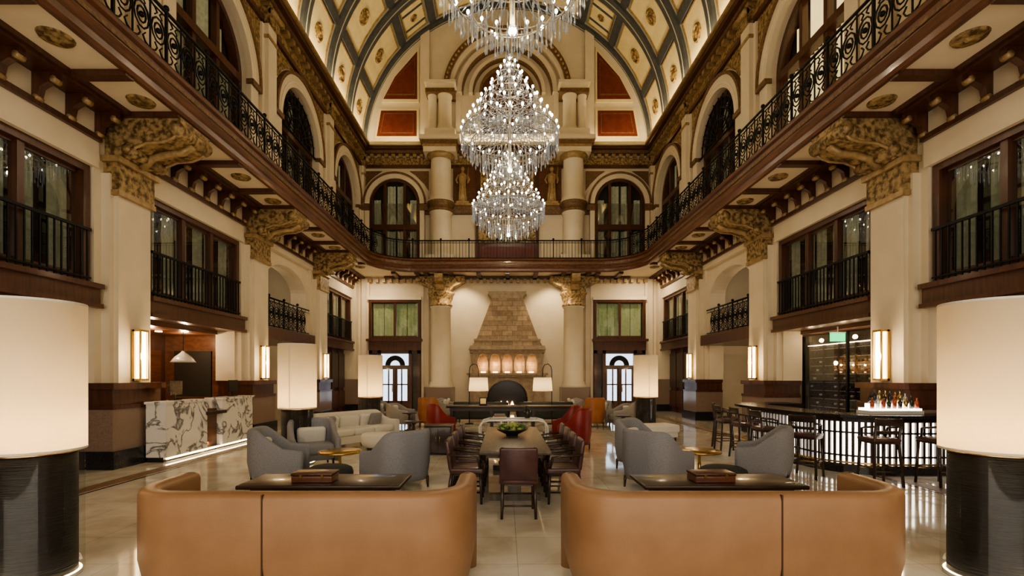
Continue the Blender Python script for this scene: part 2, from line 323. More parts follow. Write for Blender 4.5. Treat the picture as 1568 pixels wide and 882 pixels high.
# ------------------------------------------------------------------ side walls
for s,sn in((-1,'left'),(1,'right')):
    P=lambda u,z,d,s=s:(s*(8.05+d),u,z)
    PW=lambda u,z,d,s=s:(s*(7.86+d),u,z)
    W=B(); T=B()
    def pier(yc,half=.72):
        W.box(s*7.4,s*8.5,yc-half,yc+half,0,.34,BLK)
        W.box(s*7.45,s*8.5,yc-half+.04,yc+half-.04,.34,1.12,GRAN)
        W.box(s*7.44,s*8.5,yc-half+.03,yc+half-.03,1.12,1.2,WOOD)
        W.box(s*7.49,s*8.5,yc-half+.08,yc+half-.08,1.2,1.5,WOOD)
        W.box(s*7.42,s*8.5,yc-half+.02,yc+half-.02,1.5,1.62,WOOD)
        h=half-.3
        W.box(s*7.55,s*8.5,yc-h,yc+h,1.62,5.3,PLASTER)
        W.box(s*7.64,s*8.5,yc-h-.1,yc+h+.1,1.62,5.62,PLASTER)
        W.box(s*7.80,s*8.5,yc-half+.04,yc+half-.04,1.62,6.3,PLASTER)
        W.box(s*7.95,s*8.5,yc-half-.04,yc+half+.04,1.62,6.3,PLASTER)
        W.box(s*7.48,s*7.9,yc-h-.07,yc+h+.07,5.22,5.32,GOLDS)
        W.box(s*7.50,s*7.9,yc-h-.05,yc+h+.05,5.32,5.84,GOLD)
        W.box(s*7.44,s*7.9,yc-h-.12,yc+h+.12,5.84,5.95,GOLDS)
        Q=lambda u,z,d:(s*(7.5-u),yc+d,z)
        W.prism(Q,[(-.35,5.95),(0.02,5.95),(.12,6.0),(.25,6.14),(.5,6.24),(.8,6.26),(1.0,6.32),(1.12,6.42),(1.16,6.55),(1.16,6.72),(-.35,6.72)],-h-.02,h+.02,GOLD)
        for zz,rr,uu in((6.50,.14,1.08),(6.10,.12,.16)):
            W.tube([(s*(7.5-uu),yc-h-.06,zz),(s*(7.5-uu),yc+h+.06,zz)],rr,GOLD,12)
            W.tube([(s*(7.5-uu),yc-h-.09,zz),(s*(7.5-uu),yc+h+.09,zz)],rr*.5,GOLDS,10)
        for q in(-h-.01,h+.01): W.tube([(s*(7.5-u),yc+q,z) for u,z in((.14,5.98),(.28,6.14),(.5,6.23),(.8,6.25),(1.0,6.32),(1.1,6.42))],.03,GOLDS,6)
        W.tube([(s*(7.5-u),yc,z) for u,z in((.1,5.92),(.3,6.12),(.6,6.20),(.9,6.23),(1.12,6.36))],.07,GOLDS,8)
    for yc in PIERS: pier(yc)
    W.box(s*7.45,s*8.5,YB-.55,YB+.3,0,.34,BLK); W.box(s*7.5,s*8.5,YB-.5,YB+.3,.34,1.6,GRAN); W.box(s*7.6,s*8.5,YB-.45,YB+.3,1.6,6.8,PLASTER)
    W.box(s*10.9,s*11.2,YR,YB+.3,0,14,PLASTER)
    for i,yc in enumerate(BAYS):
        u0,u1=yc-1.8,yc+1.8
        if i==4: u1=YB-.45
        kind='arch' if i==3 else ('open' if i==2 else 'win')
        W.box(s*7.75,s*8.5,u0-.1,u1+.1,5.66 if kind!='arch' else 5.95,6.8,PLASTER)
        T.box(s*7.68,s*7.8,u0-.1,u1+.1,6.14,6.24,WOOD)
        if kind=='arch':
            W.spandrel(P,yc,1.85,4.85,1.62,5.96,-.15,.45,PLASTER,ez=.5)
            W.pbox(P,u0-.05,yc-1.62,2.95,4.85,-.15,.45,PLASTER); W.pbox(P,yc+1.62,u1+.05,2.95,4.85,-.15,.45,PLASTER)
            W.box(s*7.65,s*10.9,u0-.1,u1+.1,2.95,3.35,WOOD)
            W.box(s*10.2,s*10.3,u0-.8,u1+.8,3.35,6.5,PLASTER)
            W.box(s*10.1,s*10.2,yc-.9,yc+.1,3.35,5.4,WOOD)
            r=B(); scroll_rail(r,[(s*7.78,u0+.2),(s*7.78,u1-.2)],3.36,.95,.36); r.done('iron_balustrade')
            W.box(s*8.5,s*10.9,u0-.9,u0-.75,0,6.8,PLASTER); W.box(s*8.5,s*10.9,u1+.75,u1+.9,0,6.8,PLASTER)
            light('alcove_light_upper_'+sn,'POINT',(s*9.2,yc,5.4),20,(1,.8,.55),size=.1)
            light('alcove_light_lower_'+sn,'POINT',(s*9.4,yc,2.5),20,(1,.75,.48),size=.1)
            W.box(s*10.1,s*10.2,yc-1.1,yc+1.1,0,2.6,WOOD)
            W.box(s*10.06,s*10.12,yc-.06,yc+.08,1.6,1.95,SCON)
        else:
            W.box(s*7.72,s*8.5,u0-.1,u1+.1,3.05,3.47,WOOD); W.box(s*7.64,s*7.8,u0-.1,u1+.1,3.38,3.47,WOOD); W.box(s*7.66,s*7.8,u0-.1,u1+.1,3.02,3.1,WOOD)
            window(wname(),PW,u0,u1,3.47,5.66,3,CURT,tilt=.012)
        if kind=='win':
            W.box(s*8.2,s*8.4,u0-.1,u1+.1,0,3.05,WOOD)
            n=4
            for k in range(n):
                a=u0+k*(u1-u0)/n
                W.box(s*8.12,s*8.22,a+.05,a+(u1-u0)/n-.05,.25,1.05,WOOD)
                W.box(s*8.1,s*8.22,a-.04,a+.06,0,3.05,WOOD)
                W.box(s*8.12,s*8.22,a+.1,a+(u1-u0)/n-.1,1.2,2.85,DKWOOD)
        if kind=='open':
            W.box(s*8.5,s*10.9,u0-.75,u0-.6,0,6.8,WOOD); W.box(s*8.5,s*10.9,u1+.6,u1+.75,0,6.8,WOOD)
            W.box(s*8.45,s*10.9,u0-.7,u1+.7,2.95,3.05,WOODH)
            W.box(s*10.3,s*10.4,u0-.7,u1+.7,0,3.0,WOOD)
            if s<0:
                for k in range(4): W.box(-10.25,-10.3,u0-.4+k*1.1,u0+.5+k*1.1,.9,2.5,WOODH)
                W.box(-8.46,-10.3,u1+.45,u1+.62,0,2.95,WOODH); W.box(-8.9,-10.0,u1+.40,u1+.47,1.1,2.5,DARK); W.box(-8.9,-10.0,u1+.35,u1+.47,1.1,1.14,BRASS)
                for x in(-8.6,-9.3,-10.0): W.box(x,x-.12,yc-1.5,yc-1.38,2.93,2.95,SCON); W.box(x,x-.12,yc+.6,yc+.72,2.93,2.95,SCON)
            for k in range(3): light('alcove_downlight_'+sn,'POINT',(s*(9.1 if s<0 else 8.45),yc-1.3+1.3*k,2.75),30 if s<0 else 4,(1,.70,.40),.06)
        y=u0+.05
        while y<u1+.05:
            Q=lambda u,z,d,y=y:(s*(7.75-u),y+d,z)
            T.prism(Q,[(0,6.24),(.06,6.22),(.1,6.3),(.13,6.42),(.26,6.5),(.36,6.5),(.40,6.56),(.40,6.66),(0,6.66)],-.055,.055,WOOD)
            T.tube([(s*(7.75-.35),y-.065,6.545),(s*(7.75-.35),y+.065,6.545)],.055,GOLDS,8); T.tube([(s*(7.75-.06),y-.065,6.26),(s*(7.75-.06),y+.065,6.26)],.045,GOLDS,8)
            y+=.6
        T.box(s*7.3,s*7.75,u0-.05,u1+.05,6.66,6.74,WOOD)
    T.box(s*7.25,s*7.95,YR,YB,6.72,6.82,WOOD)
    for p in PIERS:
        T.box(s*6.35,s*7.6,p-.5,p+.5,6.70,6.82,WOOD)
        for q in(PIT/2-PIT/6,PIT/2+PIT/6):
            if p+q<22.6: T.box(s*6.35,s*7.4,p+q-.09,p+q+.09,6.70,6.82,WOOD)
    for i in range(-7,9):
        y=BAYS[2]+i*PIT/3
        if YR<y<22.9 and min(abs(y-p) for p in PIERS)>.3:
            T.lathe(s*6.80,y,[(.0,6.74),(.05,6.735),(.07,6.765),(.13,6.75),(.17,6.77),(.21,6.765),(.23,6.8)],GOLD,20)
    PU=lambda u,z,d,s=s:(s*(7.45+d),u,z)
    RI=1.6
    for i,yc in enumerate(BAYS):
        W.spandrel(PU,yc,PIT/2,10.25,RI,13.0,0,.5,PLASTER,seg=28)
        W.pbox(PU,yc-PIT/2,yc-RI,7.3,10.25,0,.5,PLASTER); W.pbox(PU,yc+RI,yc+PIT/2,7.3,10.25,0,.5,PLASTER)
        T.arc(PU,yc,10.25,RI-.03,RI+.36,0,pi,-.12,.05,PLASTER,28); T.arc(PU,yc,10.25,RI+.36,RI+.46,0,pi,-.17,0,BRONZE,28); T.arc(PU,yc,10.25,RI+.1,RI+.15,0,pi,-.14,-.11,CEILP,28)
        for q in(-1,1):
            T.pbox(PU,*sorted((yc+q*(RI-.03),yc+q*(RI+.38))),7.3,10.1,-.08,.05,PLASTER)
            T.pbox(PU,*sorted((yc+q*(RI-.05),yc+q*(RI+.48))),10.1,10.25,-.16,.05,BRONZE)
            T.prism(PU,[(yc+q*2.2,12.35),(yc+q*2.2,11.25)]+[(yc+q*2.12*math.cos(R(a)),10.25+2.12*math.sin(R(a))) for a in(32,44,56,66,76)],-.05,0,GOLD)
        w=B()
        w.halfdisc(PU,yc,10.25,RI,.49,DARK); w.pbox(PU,yc-RI,yc+RI,7.3,10.25,.47,.5,DARK)
        w.arc(PU,yc,10.25,RI-.16,RI,0,pi,.2,.45,WOOD,24)
        w.pbox(PU,yc-RI,yc-RI+.16,7.3,10.25,.2,.45,WOOD); w.pbox(PU,yc+RI-.16,yc+RI,7.3,10.25,.2,.45,WOOD)
        w.pbox(PU,yc-1.5,yc+1.5,10.1,10.32,.18,.4,WOOD); w.pbox(PU,yc-.56,yc-.42,7.3,11.65,.22,.38,WOOD); w.pbox(PU,yc+.42,yc+.56,7.3,11.65,.22,.38,WOOD)
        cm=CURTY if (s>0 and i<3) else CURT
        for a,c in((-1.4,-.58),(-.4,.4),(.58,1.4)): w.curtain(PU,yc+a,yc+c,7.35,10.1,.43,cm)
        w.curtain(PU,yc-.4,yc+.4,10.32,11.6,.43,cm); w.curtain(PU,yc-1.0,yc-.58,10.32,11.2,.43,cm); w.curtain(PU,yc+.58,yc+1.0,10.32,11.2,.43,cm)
        w.add([PU(yc-1.45,7.4,.3),PU(yc+1.45,7.4,.3),PU(yc+1.45,10.15,.3),PU(yc-1.45,10.15,.3)],[(0,1,2,3)],GLASS)
        if i==3:
            g=w; V=lambda u,z:Vector(PU(yc+u,z,.06))
            for rr in(.35,.7,1.05,1.4): g.tube([V(rr*math.cos(pi*k/14),10.2+rr*math.sin(pi*k/14)) for k in range(15)],.03,IRON,5)
            for k in range(1,12):
                a=pi*k/12; g.tube([V(.35*math.cos(a),10.2+.35*math.sin(a)),V(1.5*math.cos(a),10.2+1.5*math.sin(a))],.022,IRON,4)
                for rr in(.88,1.22):
                    c=(rr*math.cos(a+.13),10.2+rr*math.sin(a+.13)); g.tube([V(c[0]+.12*math.cos(q*pi/4),c[1]+.12*math.sin(q*pi/4)) for q in range(8)],.02,IRON,4,True)
            g.tube([V(-1.6,10.2),V(1.6,10.2)],.04,IRON,6)
        w.done(wname())
    for p in PIERS+[YB-.1]:
        T.pbox(PU,p-.26,p+.26,7.3,12.35,-.24,0,PLASTER); T.pbox(PU,p-.34,p+.34,7.3,7.8,-.3,0,PLASTER); T.pbox(PU,p-.40,p+.40,7.3,12.3,-.12,0,PLASTER)
        T.pbox(PU,p-.3,p+.3,12.35,12.85,-.32,0,GOLD); T.pbox(PU,p-.3,p+.3,11.9,12.0,-.27,0,GOLDS)
        T.tube([PU(p-.3,12.7,-.34),PU(p+.3,12.7,-.34)],.1,GOLDS,8)
    T.pbox(PU,YR,YB,12.35,12.5,-.14,0,WOOD); T.pbox(PU,YR,YB,12.5,12.85,-.08,0,GOLD); T.pbox(PU,YR,YB,13.0,13.12,-.34,0,BRONZE)
    T.pbox(PU,YR,YB,13.12,13.3,-.5,.6,WOOD); T.pbox(PU,YR,YB,13.3,13.42,-.58,-.5,GOLDS); T.pbox(PU,YR,YB,13.3,13.36,-.5,.6,VCREAM)
    y=YR+.1
    while y<YB: T.pbox(PU,y,y+.2,12.85,13.0,-.28,0,GOLDS); y+=.4
    W.pbox(PU,YR,YB,13.0,14.2,.05,.5,VCREAM)
    W.done('wall_'+sn); T.done('trim_'+('2' if s<0 else '3'))
# ------------------------------------------------------------------ balcony
def arcpts(cx,cy,r,a0,a1,n=12): return [(cx+r*math.cos(a0+(a1-a0)*i/n),cy+r*math.sin(a0+(a1-a0)*i/n)) for i in range(n+1)]
FX=6.3; FY=23.2; FR=1.9
arcL=arcpts(-FX+FR,FY-FR,FR,pi,pi/2); arcR=arcpts(FX-FR,FY-FR,FR,pi/2,0)
YS=FY-FR
FP=[(-.1,7.37),(.12,7.37),(.14,7.33),(.12,7.28),(.05,7.25),(.04,7.08),(.08,7.05),(.10,6.99),(.07,6.93),(.03,6.90),(.02,6.80),(-.02,6.75),(-.10,6.75),(-.10,6.81)]
FB=[(.055,7.2),(.065,7.19),(.065,7.12),(.055,7.11)]
ZP=lambda u,z,d:(u,z,d)
for s in(-1,1):
    b=B(); b.box(s*7.44,s*FX,YR+.01,YS,6.8,7.3,CEILP)
    pth=[(-FX,YR+.01),(-FX,8),(-FX,YS)] if s<0 else [(FX,YS),(FX,8),(FX,YR+.01)]
    b.sweep(pth,FP,WOODH); b.sweep(pth,FB,BRONZE)
    b.done('balcony'+('' if s<0 else '.001'))
b=B()
b.prism(ZP,[(-7.44,YB-.01),(-7.44,YS),(-FX,YS)]+arcL[1:]+arcR[:-1]+[(FX,YS),(7.44,YS),(7.44,YB-.01)],6.8,7.3,CEILP)
b.sweep(arcL+arcR,FP,WOODH); b.sweep(arcL+arcR,FB,BRONZE)
for x in(-5.5,-4.4,-3.95,-2.75,-1.4,0,1.4,2.75,3.95,4.4,5.5): b.box(x-.1,x+.1,FY+.1,YB-.01,6.68,6.82,WOOD)
b.box(-6.2,6.2,YB-.35,YB-.01,6.68,6.82,WOOD)
b.done('balcony.002')
b=B(); scroll_rail(b,[(-FX+.02,YR)]+[(-FX+.02,y) for y in range(0,21,4)]+arcL[:7],7.37,1.0,.40)
scroll_rail(b,arcR[6:]+[(FX-.02,y) for y in range(20,-1,-4)]+[(FX-.02,YR)],7.37,1.0,.40)
scroll_rail(b,arcL[6:]+arcR[:7],7.37,.88,.45,False)
b.done('balcony_railing')
# ------------------------------------------------------------------ back wall
Pb=lambda u,z,d:(u,YB+d,z)
b=B(); b.box(-8.6,8.6,YB,YB+.3,0,21.5,PLASTER); b.done('wall_back')
def column(b,cx,cy,r,z0,z1,mt=PLASTER):
    b.lathe(cx,cy,[(r*1.25,z0),(r*1.25,z0+.12),(r*1.12,z0+.16),(r*1.15,z0+.24),(r,z0+.3),(r*.97,z1-.1),(r*1.08,z1-.08),(r*1.08,z1)],mt,28)
b=B()
for s in(-1,1):
    cx=s*3.32; cy=YB-.45
    b.box(cx-.72,cx+.72,cy-.7,YB,0,.3,BLK); b.box(cx-.66,cx+.66,cy-.65,YB,.3,1.2,GRAN)
    column(b,cx,cy,.5,1.2,5.25)
    b.lathe(cx,cy,[(.52,5.2),(.58,5.25),(.58,5.32),(.5,5.36),(.54,5.7),(.68,5.85),(.68,5.92),(.5,5.95)],GOLD,24)
    b.box(cx-.5,cx+.5,cy-.45,YB,5.9,6.7,GOLD)
    for q in(-1,1):
        Q=lambda u,z,d,q=q:(cx+q*u,cy+d,z)
        b.prism(Q,[(.3,5.95),(.5,6.0),(.65,6.2),(.95,6.32),(1.15,6.45),(1.2,6.7),(.3,6.7)],-.3,.3,GOLD)
        b.tube([(cx+q*1.1,cy-.34,6.54),(cx+q*1.1,cy+.34,6.54)],.12,GOLDS,10)
    Q2=lambda u,z,d:(cx+d,cy-.4-u,z)
    b.prism(Q2,[(0,5.95),(.1,6.0),(.2,6.25),(.5,6.35),(.62,6.5),(.62,6.7),(0,6.7)],-.2,.2,GOLDS)
    for u in(4.15,7.25): b.box(s*(u-.16),s*(u+.16),YB-.12,YB,0,6.7,PLASTER)
    b.box(s*3.9,s*4.35,YB-.18,YB,0,1.2,GRAN)
    b.box(cx-.72,cx+.72,cy-.65,YB,7.3,7.7,PLASTER)
    column(b,cx,cy,.54,7.7,9.95)
    b.lathe(cx,cy,[(.55,9.9),(.66,9.95),(.66,10.02),(.6,10.05),(.6,10.25),(.7,10.3),(.7,10.4),(.5,10.42)],BRONZE,28)
    column(b,cx,cy,.52,10.4,12.75)
    b.lathe(cx,cy,[(.54,12.5),(.66,12.6),(.7,12.75),(.5,12.8)],GOLDS,28)
    b.box(cx-.8,cx+.8,cy-.6,YB,12.75,13.0,PLASTER); b.box(cx-.84,cx+.84,cy-.64,YB,13.0,13.12,GOLDS); b.box(cx-.98,cx+.98,cy-.8,YB,13.3,13.5,PLASTER)
    b.box(cx-.9,cx+.9,cy-.7,YB,13.12,13.3,BRONZE)
    for q,rr in((-.2,.34),(.42,.22)):
        column(b,cx+q*s,YB-.5,rr,13.95,15.75)
    b.box(cx-.75,cx+.75,YB-.95,YB,13.5,13.95,PLASTER)
    b.box(cx-.72,cx+.72,YB-.9,YB,15.75,15.95,BRONZE); b.box(cx-.66,cx+.66,YB-.85,YB,15.95,16.2,PLASTER); b.box(cx-.78,cx+.78,YB-.98,YB,16.2,16.32,PLASTER)
    b.box(s*3.95,s*4.4,YB-.2,YB,13.5,19.5,PLASTER)
    for poly in ([(4.5,13.85),(6.75,13.85),(6.5,15.35),(4.5,15.35)],[(4.5,15.7),(6.4,15.7),(5.75,17.0),(4.5,18.5)]):
        b.prism(Pb,[(s*u,z) for u,z in poly],-.1,0,VCREAM)
        c=(sum(p[0] for p in poly)/4,sum(p[1] for p in poly)/4)
        b.prism(Pb,[(s*(c[0]+(u-c[0])*.9),c[1]+(z-c[1])*.86) for u,z in poly],-.13,-.05,RED)
        b.prism(Pb,[(s*(c[0]+(u-c[0])*.76),c[1]+(z-c[1])*.68) for u,z in poly],-.145,-.05,BRONZE)
        b.prism(Pb,[(s*(c[0]+(u-c[0])*.72),c[1]+(z-c[1])*.62) for u,z in poly],-.15,-.05,RED)
b.box(-7.4,7.4,YB-.12,YB,12.35,12.5,WOOD); b.box(-7.4,7.4,YB-.1,YB,12.5,12.85,GOLD); b.box(-7.4,7.4,YB-.35,YB,13.0,13.15,BRONZE); b.box(-7.4,7.4,YB-.6,YB,13.3,13.45,VCREAM); b.box(-7.4,7.4,YB-.5,YB,13.15,13.3,WOOD)
x=-7.3
while x<7.3: b.box(x,x+.18,YB-.25,YB,12.85,13.0,GOLDS); x+=.36
b.box(-2.7,2.7,YB-.3,YB,9.98,10.35,BRONZE); b.box(-2.7,2.7,YB-.4,YB,10.35,10.45,GOLDS)
for s in(-1,1): b.box(s*3.9,s*4.25,YB-.2,YB,9.98,10.35,BRONZE); b.box(s*7.0,s*7.4,YB-.2,YB,9.98,10.35,BRONZE)
b.box(-2.75,2.75,YB-.1,YB,10.45,12.35,WOODH); b.box(-1.6,1.6,YB-.22,YB,10.5,12.3,WOOD); b.box(-1.35,1.35,YB-.26,YB,10.7,12.1,GOLD)
b.box(-1.6,1.6,YB-.2,YB,7.5,9.98,WOOD); b.box(-1.45,1.45,YB-.26,YB,8.5,9.85,GOLD); b.box(-1.4,1.4,YB-.28,YB,7.6,8.3,RED)
b.prism(Pb,[(-1.6,9.3),(0,9.9),(1.6,9.3),(1.6,9.4),(0,10.02),(-1.6,9.4)],-.35,0,GOLDS)
for r0,r1,d,m in((2.95,3.22,-.5,BRONZE),(2.75,2.95,-.4,PLASTER),(2.3,2.55,-.3,PLASTER),(2.24,2.3,-.33,BRONZE),(1.75,1.95,-.25,PLASTER),(1.69,1.75,-.27,BRONZE),(1.3,1.42,-.2,BRONZE)):
    b.arc(Pb,0,16.1,r0,r1,0,pi,d,0,m,36)
for i in range(40):
    a=pi*(i+.5)/40; b.ball((3.08*math.cos(a),YB-.51,16.1+3.08*math.sin(a)),.07,GOLDS,8)
b.halfdisc(Pb,0,16.1,1.3,-.04,WOODH)
b.box(-1.3,1.3,YB-.1,YB,13.9,16.1,WOODH)
b.box(-2.6,2.6,YB-.35,YB,13.45,13.95,PLASTER)
for u in(1.35,2.35):
    for s in(-1,1): b.box(s*u,s*(u+.25),YB-.25,YB,13.95,16.1,PLASTER)
x=-7.0
while x<7.0: b.box(x,x+.14,YB-.25,YB,6.5,6.68,GOLDS); x+=.34
b.done('trim_4')
for s in(-1,1):
    uc=s*5.68
    window(wname(),lambda u,z,d:(u,YB-.3+d,z),uc-1.3,uc+1.3,3.6,5.6,2,CURTG,rail=False,depth=.28)
    w=B(); P2=lambda u,z,d:(u,YB-.3+d,z)
    w.halfdisc(P2,uc,10.45,1.25,.27,DARK); w.pbox(P2,uc-1.25,uc+1.25,7.3,10.45,.26,.29,DARK)
    w.arc(P2,uc,10.45,1.12,1.25,0,pi,.0,.26,WOOD,24); w.pbox(P2,uc-1.25,uc-1.1,7.3,10.45,0,.26,WOOD); w.pbox(P2,uc+1.1,uc+1.25,7.3,10.45,0,.26,WOOD)
    w.pbox(P2,uc-1.2,uc+1.2,9.15,9.4,-.02,.2,WOOD)
    for q in(-.5,.5): w.pbox(P2,uc+q-.07,uc+q+.07,7.3,11.45,.0,.2,WOOD)
    for a,c in((-1.08,-.75),(-.4,.0),(.1,.4),(.75,1.08)): w.curtain(P2,uc+a,uc+c,7.35,9.1,.22,CURT); w.curtain(P2,uc+a,uc+c,9.4,10.7 if abs(a+c)>.7 else 11.4,.22,CURT)
    w.add([P2(uc-1.1,7.4,.1),P2(uc+1.1,7.4,.1),P2(uc+1.1,10.5,.1),P2(uc-1.1,10.5,.1)],[(0,1,2,3)],GLASS)
    w.done(wname())
    t=B()
    t.arc(Pb,uc,10.45,1.27,1.5,0,pi,-.36,0,PLASTER,28); t.arc(Pb,uc,10.45,1.5,1.6,0,pi,-.4,0,BRONZE,28); t.arc(Pb,uc,10.45,1.6,1.72,0,pi,-.25,0,PLASTER,28)
    for q in(-1,1):
        t.pbox(Pb,uc+q*1.27,uc+q*1.5,7.3,10.1,-.34,0,PLASTER); t.pbox(Pb,uc+q*1.25,uc+q*1.72,10.1,10.4,-.4,0,BRONZE)
        t.pbox(Pb,uc+q*1.32,uc+q*1.45,0,6.5,-.2,0,PLASTER)
    for q in(-1,1): t.prism(Pb,[(uc+q*1.68,12.2),(uc+q*1.68,11.2),(uc+q*1.45,11.55),(uc+q*1.0,12.0),(uc+q*.7,12.2)],-.05,0,BRONZE)
    t.pbox(Pb,uc-1.3,uc+1.3,3.05,3.6,-.4,0,WOOD); t.pbox(Pb,uc-1.4,uc+1.4,3.5,3.62,-.5,0,WOOD); t.pbox(Pb,uc-1.35,uc+1.35,5.6,5.75,-.35,0,PLASTER)
    t.done('trim_%d'%(5 if s<0 else 6))
    d=B()
    d.pbox(Pb,uc-1.3,uc+1.3,0,3.05,-.1,-.02,DKWOOD)
    for q in(-1.22,-.78,.78,1.22): d.pbox(Pb,uc+q-.08,uc+q+.08,0,3.05,-.3,-.05,WOOD)
    d.pbox(Pb,uc-1.3,uc+1.3,2.9,3.05,-.3,-.05,WOOD); d.pbox(Pb,uc-.75,uc+.75,2.15,2.28,-.25,-.05,WOOD)
    d.pbox(Pb,uc-.04,uc+.04,0,2.2,-.26,-.05,WOOD)
    for q in(-1,1):
        d.pbox(Pb,uc+q*.08,uc+q*.7,.35,2.1,-.14,-.1,DAY); d.pbox(Pb,uc+q*.05,uc+q*.12,0,2.2,-.22,-.08,WOOD); d.pbox(Pb,uc+q*.62,uc+q*.72,0,2.2,-.22,-.08,WOOD); d.pbox(Pb,uc+q*.08,uc+q*.65,0,.5,-.2,-.08,WOOD)
        d.pbox(Pb,uc+q*.1,uc+q*.65,1.3,1.36,-.2,-.08,WOOD); d.pbox(Pb,uc+q*.3,uc+q*.36,.35,2.1,-.2,-.08,WOOD)
        d.tube([(uc+q*.13,YB-.27,.95),(uc+q*.13,YB-.27,1.3)],.02,BRASS,6)
    d.pbox(Pb,uc-.7,uc+.7,2.3,2.88,-.14,-.1,DAY); d.arc(Pb,uc,2.3,.25,.5,0,pi,-.2,-.12,IRON,12)
    d.done('door_%d'%(1 if s<0 else 2))
def statue():
    b=B()
    b.box(-.32,.32,-.14,.14,0,.1,GOLDS)
    b.lathe(0,0,[(.02,.1),(.25,.12),(.22,.5),(.17,.9),(.2,1.15),(.23,1.35),(.2,1.48),(.08,1.55),(.065,1.62)],GOLDS,14,sy=.55)
    b.ball((0,0,1.74),.115,GOLDS,12,1.2)
    for q in(-1,1):
        b.tube([(q*.2,0,1.45),(q*.33,-.03,1.2),(q*.25,-.12,1.0)],[.07,.055,.04],GOLDS,8)
        b.tube([(q*.12,-.1,1.0),(q*.14,-.12,.5),(q*.16,-.13,.14)],[.06,.05,.03],GOLDS,6)
    b.tube([(.25,-.12,1.0),(.3,-.14,1.8)],.02,GOLDS,6)
    return b
o=statue().done('statue',(-2.25,YB-.26,10.46)); inst(o,(2.25,YB-.26,10.46))
# ------------------------------------------------------------------ fireplace
b=B(); y1=YB-.02
b.box(-1.8,-1.05,YB-1.0,y1,0,1.7,STONEC); b.box(1.05,1.8,YB-1.0,y1,0,1.7,STONEC)
Pf=lambda u,z,d:(u,YB-1.0+d,z)
b.spandrel(Pf,0,1.05,.7,1.0,1.72,0,.95,STONEC,ez=.85)
b.arc(Pf,0,.7,1.0,1.16,0,pi,-.06,.1,STONEC,20,ez=.85)
for q in(-1,1): b.box(q*1.0,q*1.16,YB-1.06,YB-.9,0,.7,STONEC); b.box(q*1.3,q*1.7,YB-1.05,YB-.9,.3,1.5,STONEC)
b.box(-1.05,1.05,YB-.15,y1,0,1.7,BLK)
b.box(-1.9,1.9,YB-1.1,y1,1.7,1.8,STONEC); b.box(-1.98,1.98,YB-1.18,y1,1.8,1.9,STONEC)
b.box(-1.65,1.65,YB-.45,y1,1.9,2.95,STONE)
for i in range(6):
    x=-1.5+i*.6; b.lathe(x,YB-.82,[(.1,1.9),(.1,2.0),(.06,2.04),(.055,2.5),(.1,2.6),(.12,2.68),(.12,2.75)],STONEC,12)
for i in range(5):
    x=-1.2+i*.6; b.spandrel(lambda u,z,d:(u,YB-.92+d,z),x,.3,2.62,.22,2.92,0,.3,STONEC,seg=12)
    b.box(x-.12,x+.12,YB-.56,YB-.5,1.92,1.98,FLAME)
for q in(-1,1): b.box(q*1.5,q*1.72,YB-.92,YB-.3,1.9,2.95,STONEC)
b.box(-1.85,1.85,YB-.98,y1,2.9,3.05,STONEC)
b.frus(0,YB-.55,1.9,.54,3.05,1.82,.52,3.25,STONEC)
b.frus(0,YB-.5,1.72,.48,3.25,1.58,.45,3.5,STONE)
b.box(-1.64,1.64,YB-.98,y1,3.48,3.58,STONEC)
b.frus(0,YB-.42,1.52,.4,3.58,.76,.3,5.65,STONE,YB-.32)
b.frus(0,YB-.32,.76,.3,5.65,.92,.3,5.85,STONEC); b.box(-.95,.95,YB-.64,y1,5.85,5.98,STONEC)
for q in(-.35,0,.35): b.tube([(q-.3,YB-.5,.15),(q+.3,YB-.45,.2)],.07,DKWOOD,8)
for q in(-.3,0,.25): b.lathe(q,YB-.45,[(.08,.2),(.1,.3),(.01,.5)],FLAME,8)
b.done('fireplace')
for i in range(5): light('niche_light','POINT',(-1.2+.6*i,YB-.66,2.3),8,(1,.60,.28),.04)
for s in(-1,1): light('fireplace_wall_washer','SPOT',(s*2.2,YB-1.4,6.5),150,(1,.77,.48),.08,rot=(R(28),0,s*R(-10)),spot=R(110))
# ------------------------------------------------------------------ vault
b=B(); VR=7.35; VZ=13.35
def vpt(a,r,y): return (-r*math.cos(a),y,VZ+r*math.sin(a))
def vbox(a0,a1,y0,y1,r0,r1,mt,n=None):
    a0,a1=R(a0),R(a1); n=n or max(1,int(abs(a1-a0)/R(5)))
    vs=[];fs=[]
    for i in range(n+1):
        a=a0+(a1-a0)*i/n
        for y,r in((y0,r0),(y1,r0),(y1,r1),(y0,r1)): vs.append(vpt(a,r,y))
    for i in range(n):
        for k in range(4): l=(k+1)%4; fs.append((i*4+k,i*4+l,i*4+4+l,i*4+4+k))
    fs+=[(0,1,2,3),(n*4+3,n*4+2,n*4+1,n*4)]
    b.add(vs,fs,mt)
vbox(0,180,YR,YB+.3,VR,VR+.3,VPALE,60)
YC=[YB-.1-2.525*i for i in range(12)]
rows=[(3,19),(22,42),(46,57),(61,80),(83,97)]
rows=rows+[(180-c,180-a) for a,c in rows[:4]]
for y in YC:
    if y<YR: continue
    vbox(0,180,y-.27,y+.27,VR-.2,VR,SLATE,60); vbox(0,180,y-.36,y+.36,VR-.08,VR,VPALE,60); vbox(0,180,y-.02,y+.02,VR-.22,VR,VPALE,60)
for a in(20.5,44,59,81.5):
    for aa in(a,180-a): vbox(aa-1.4,aa+1.4,YR,YB,VR-.14,VR,SLATE,1)
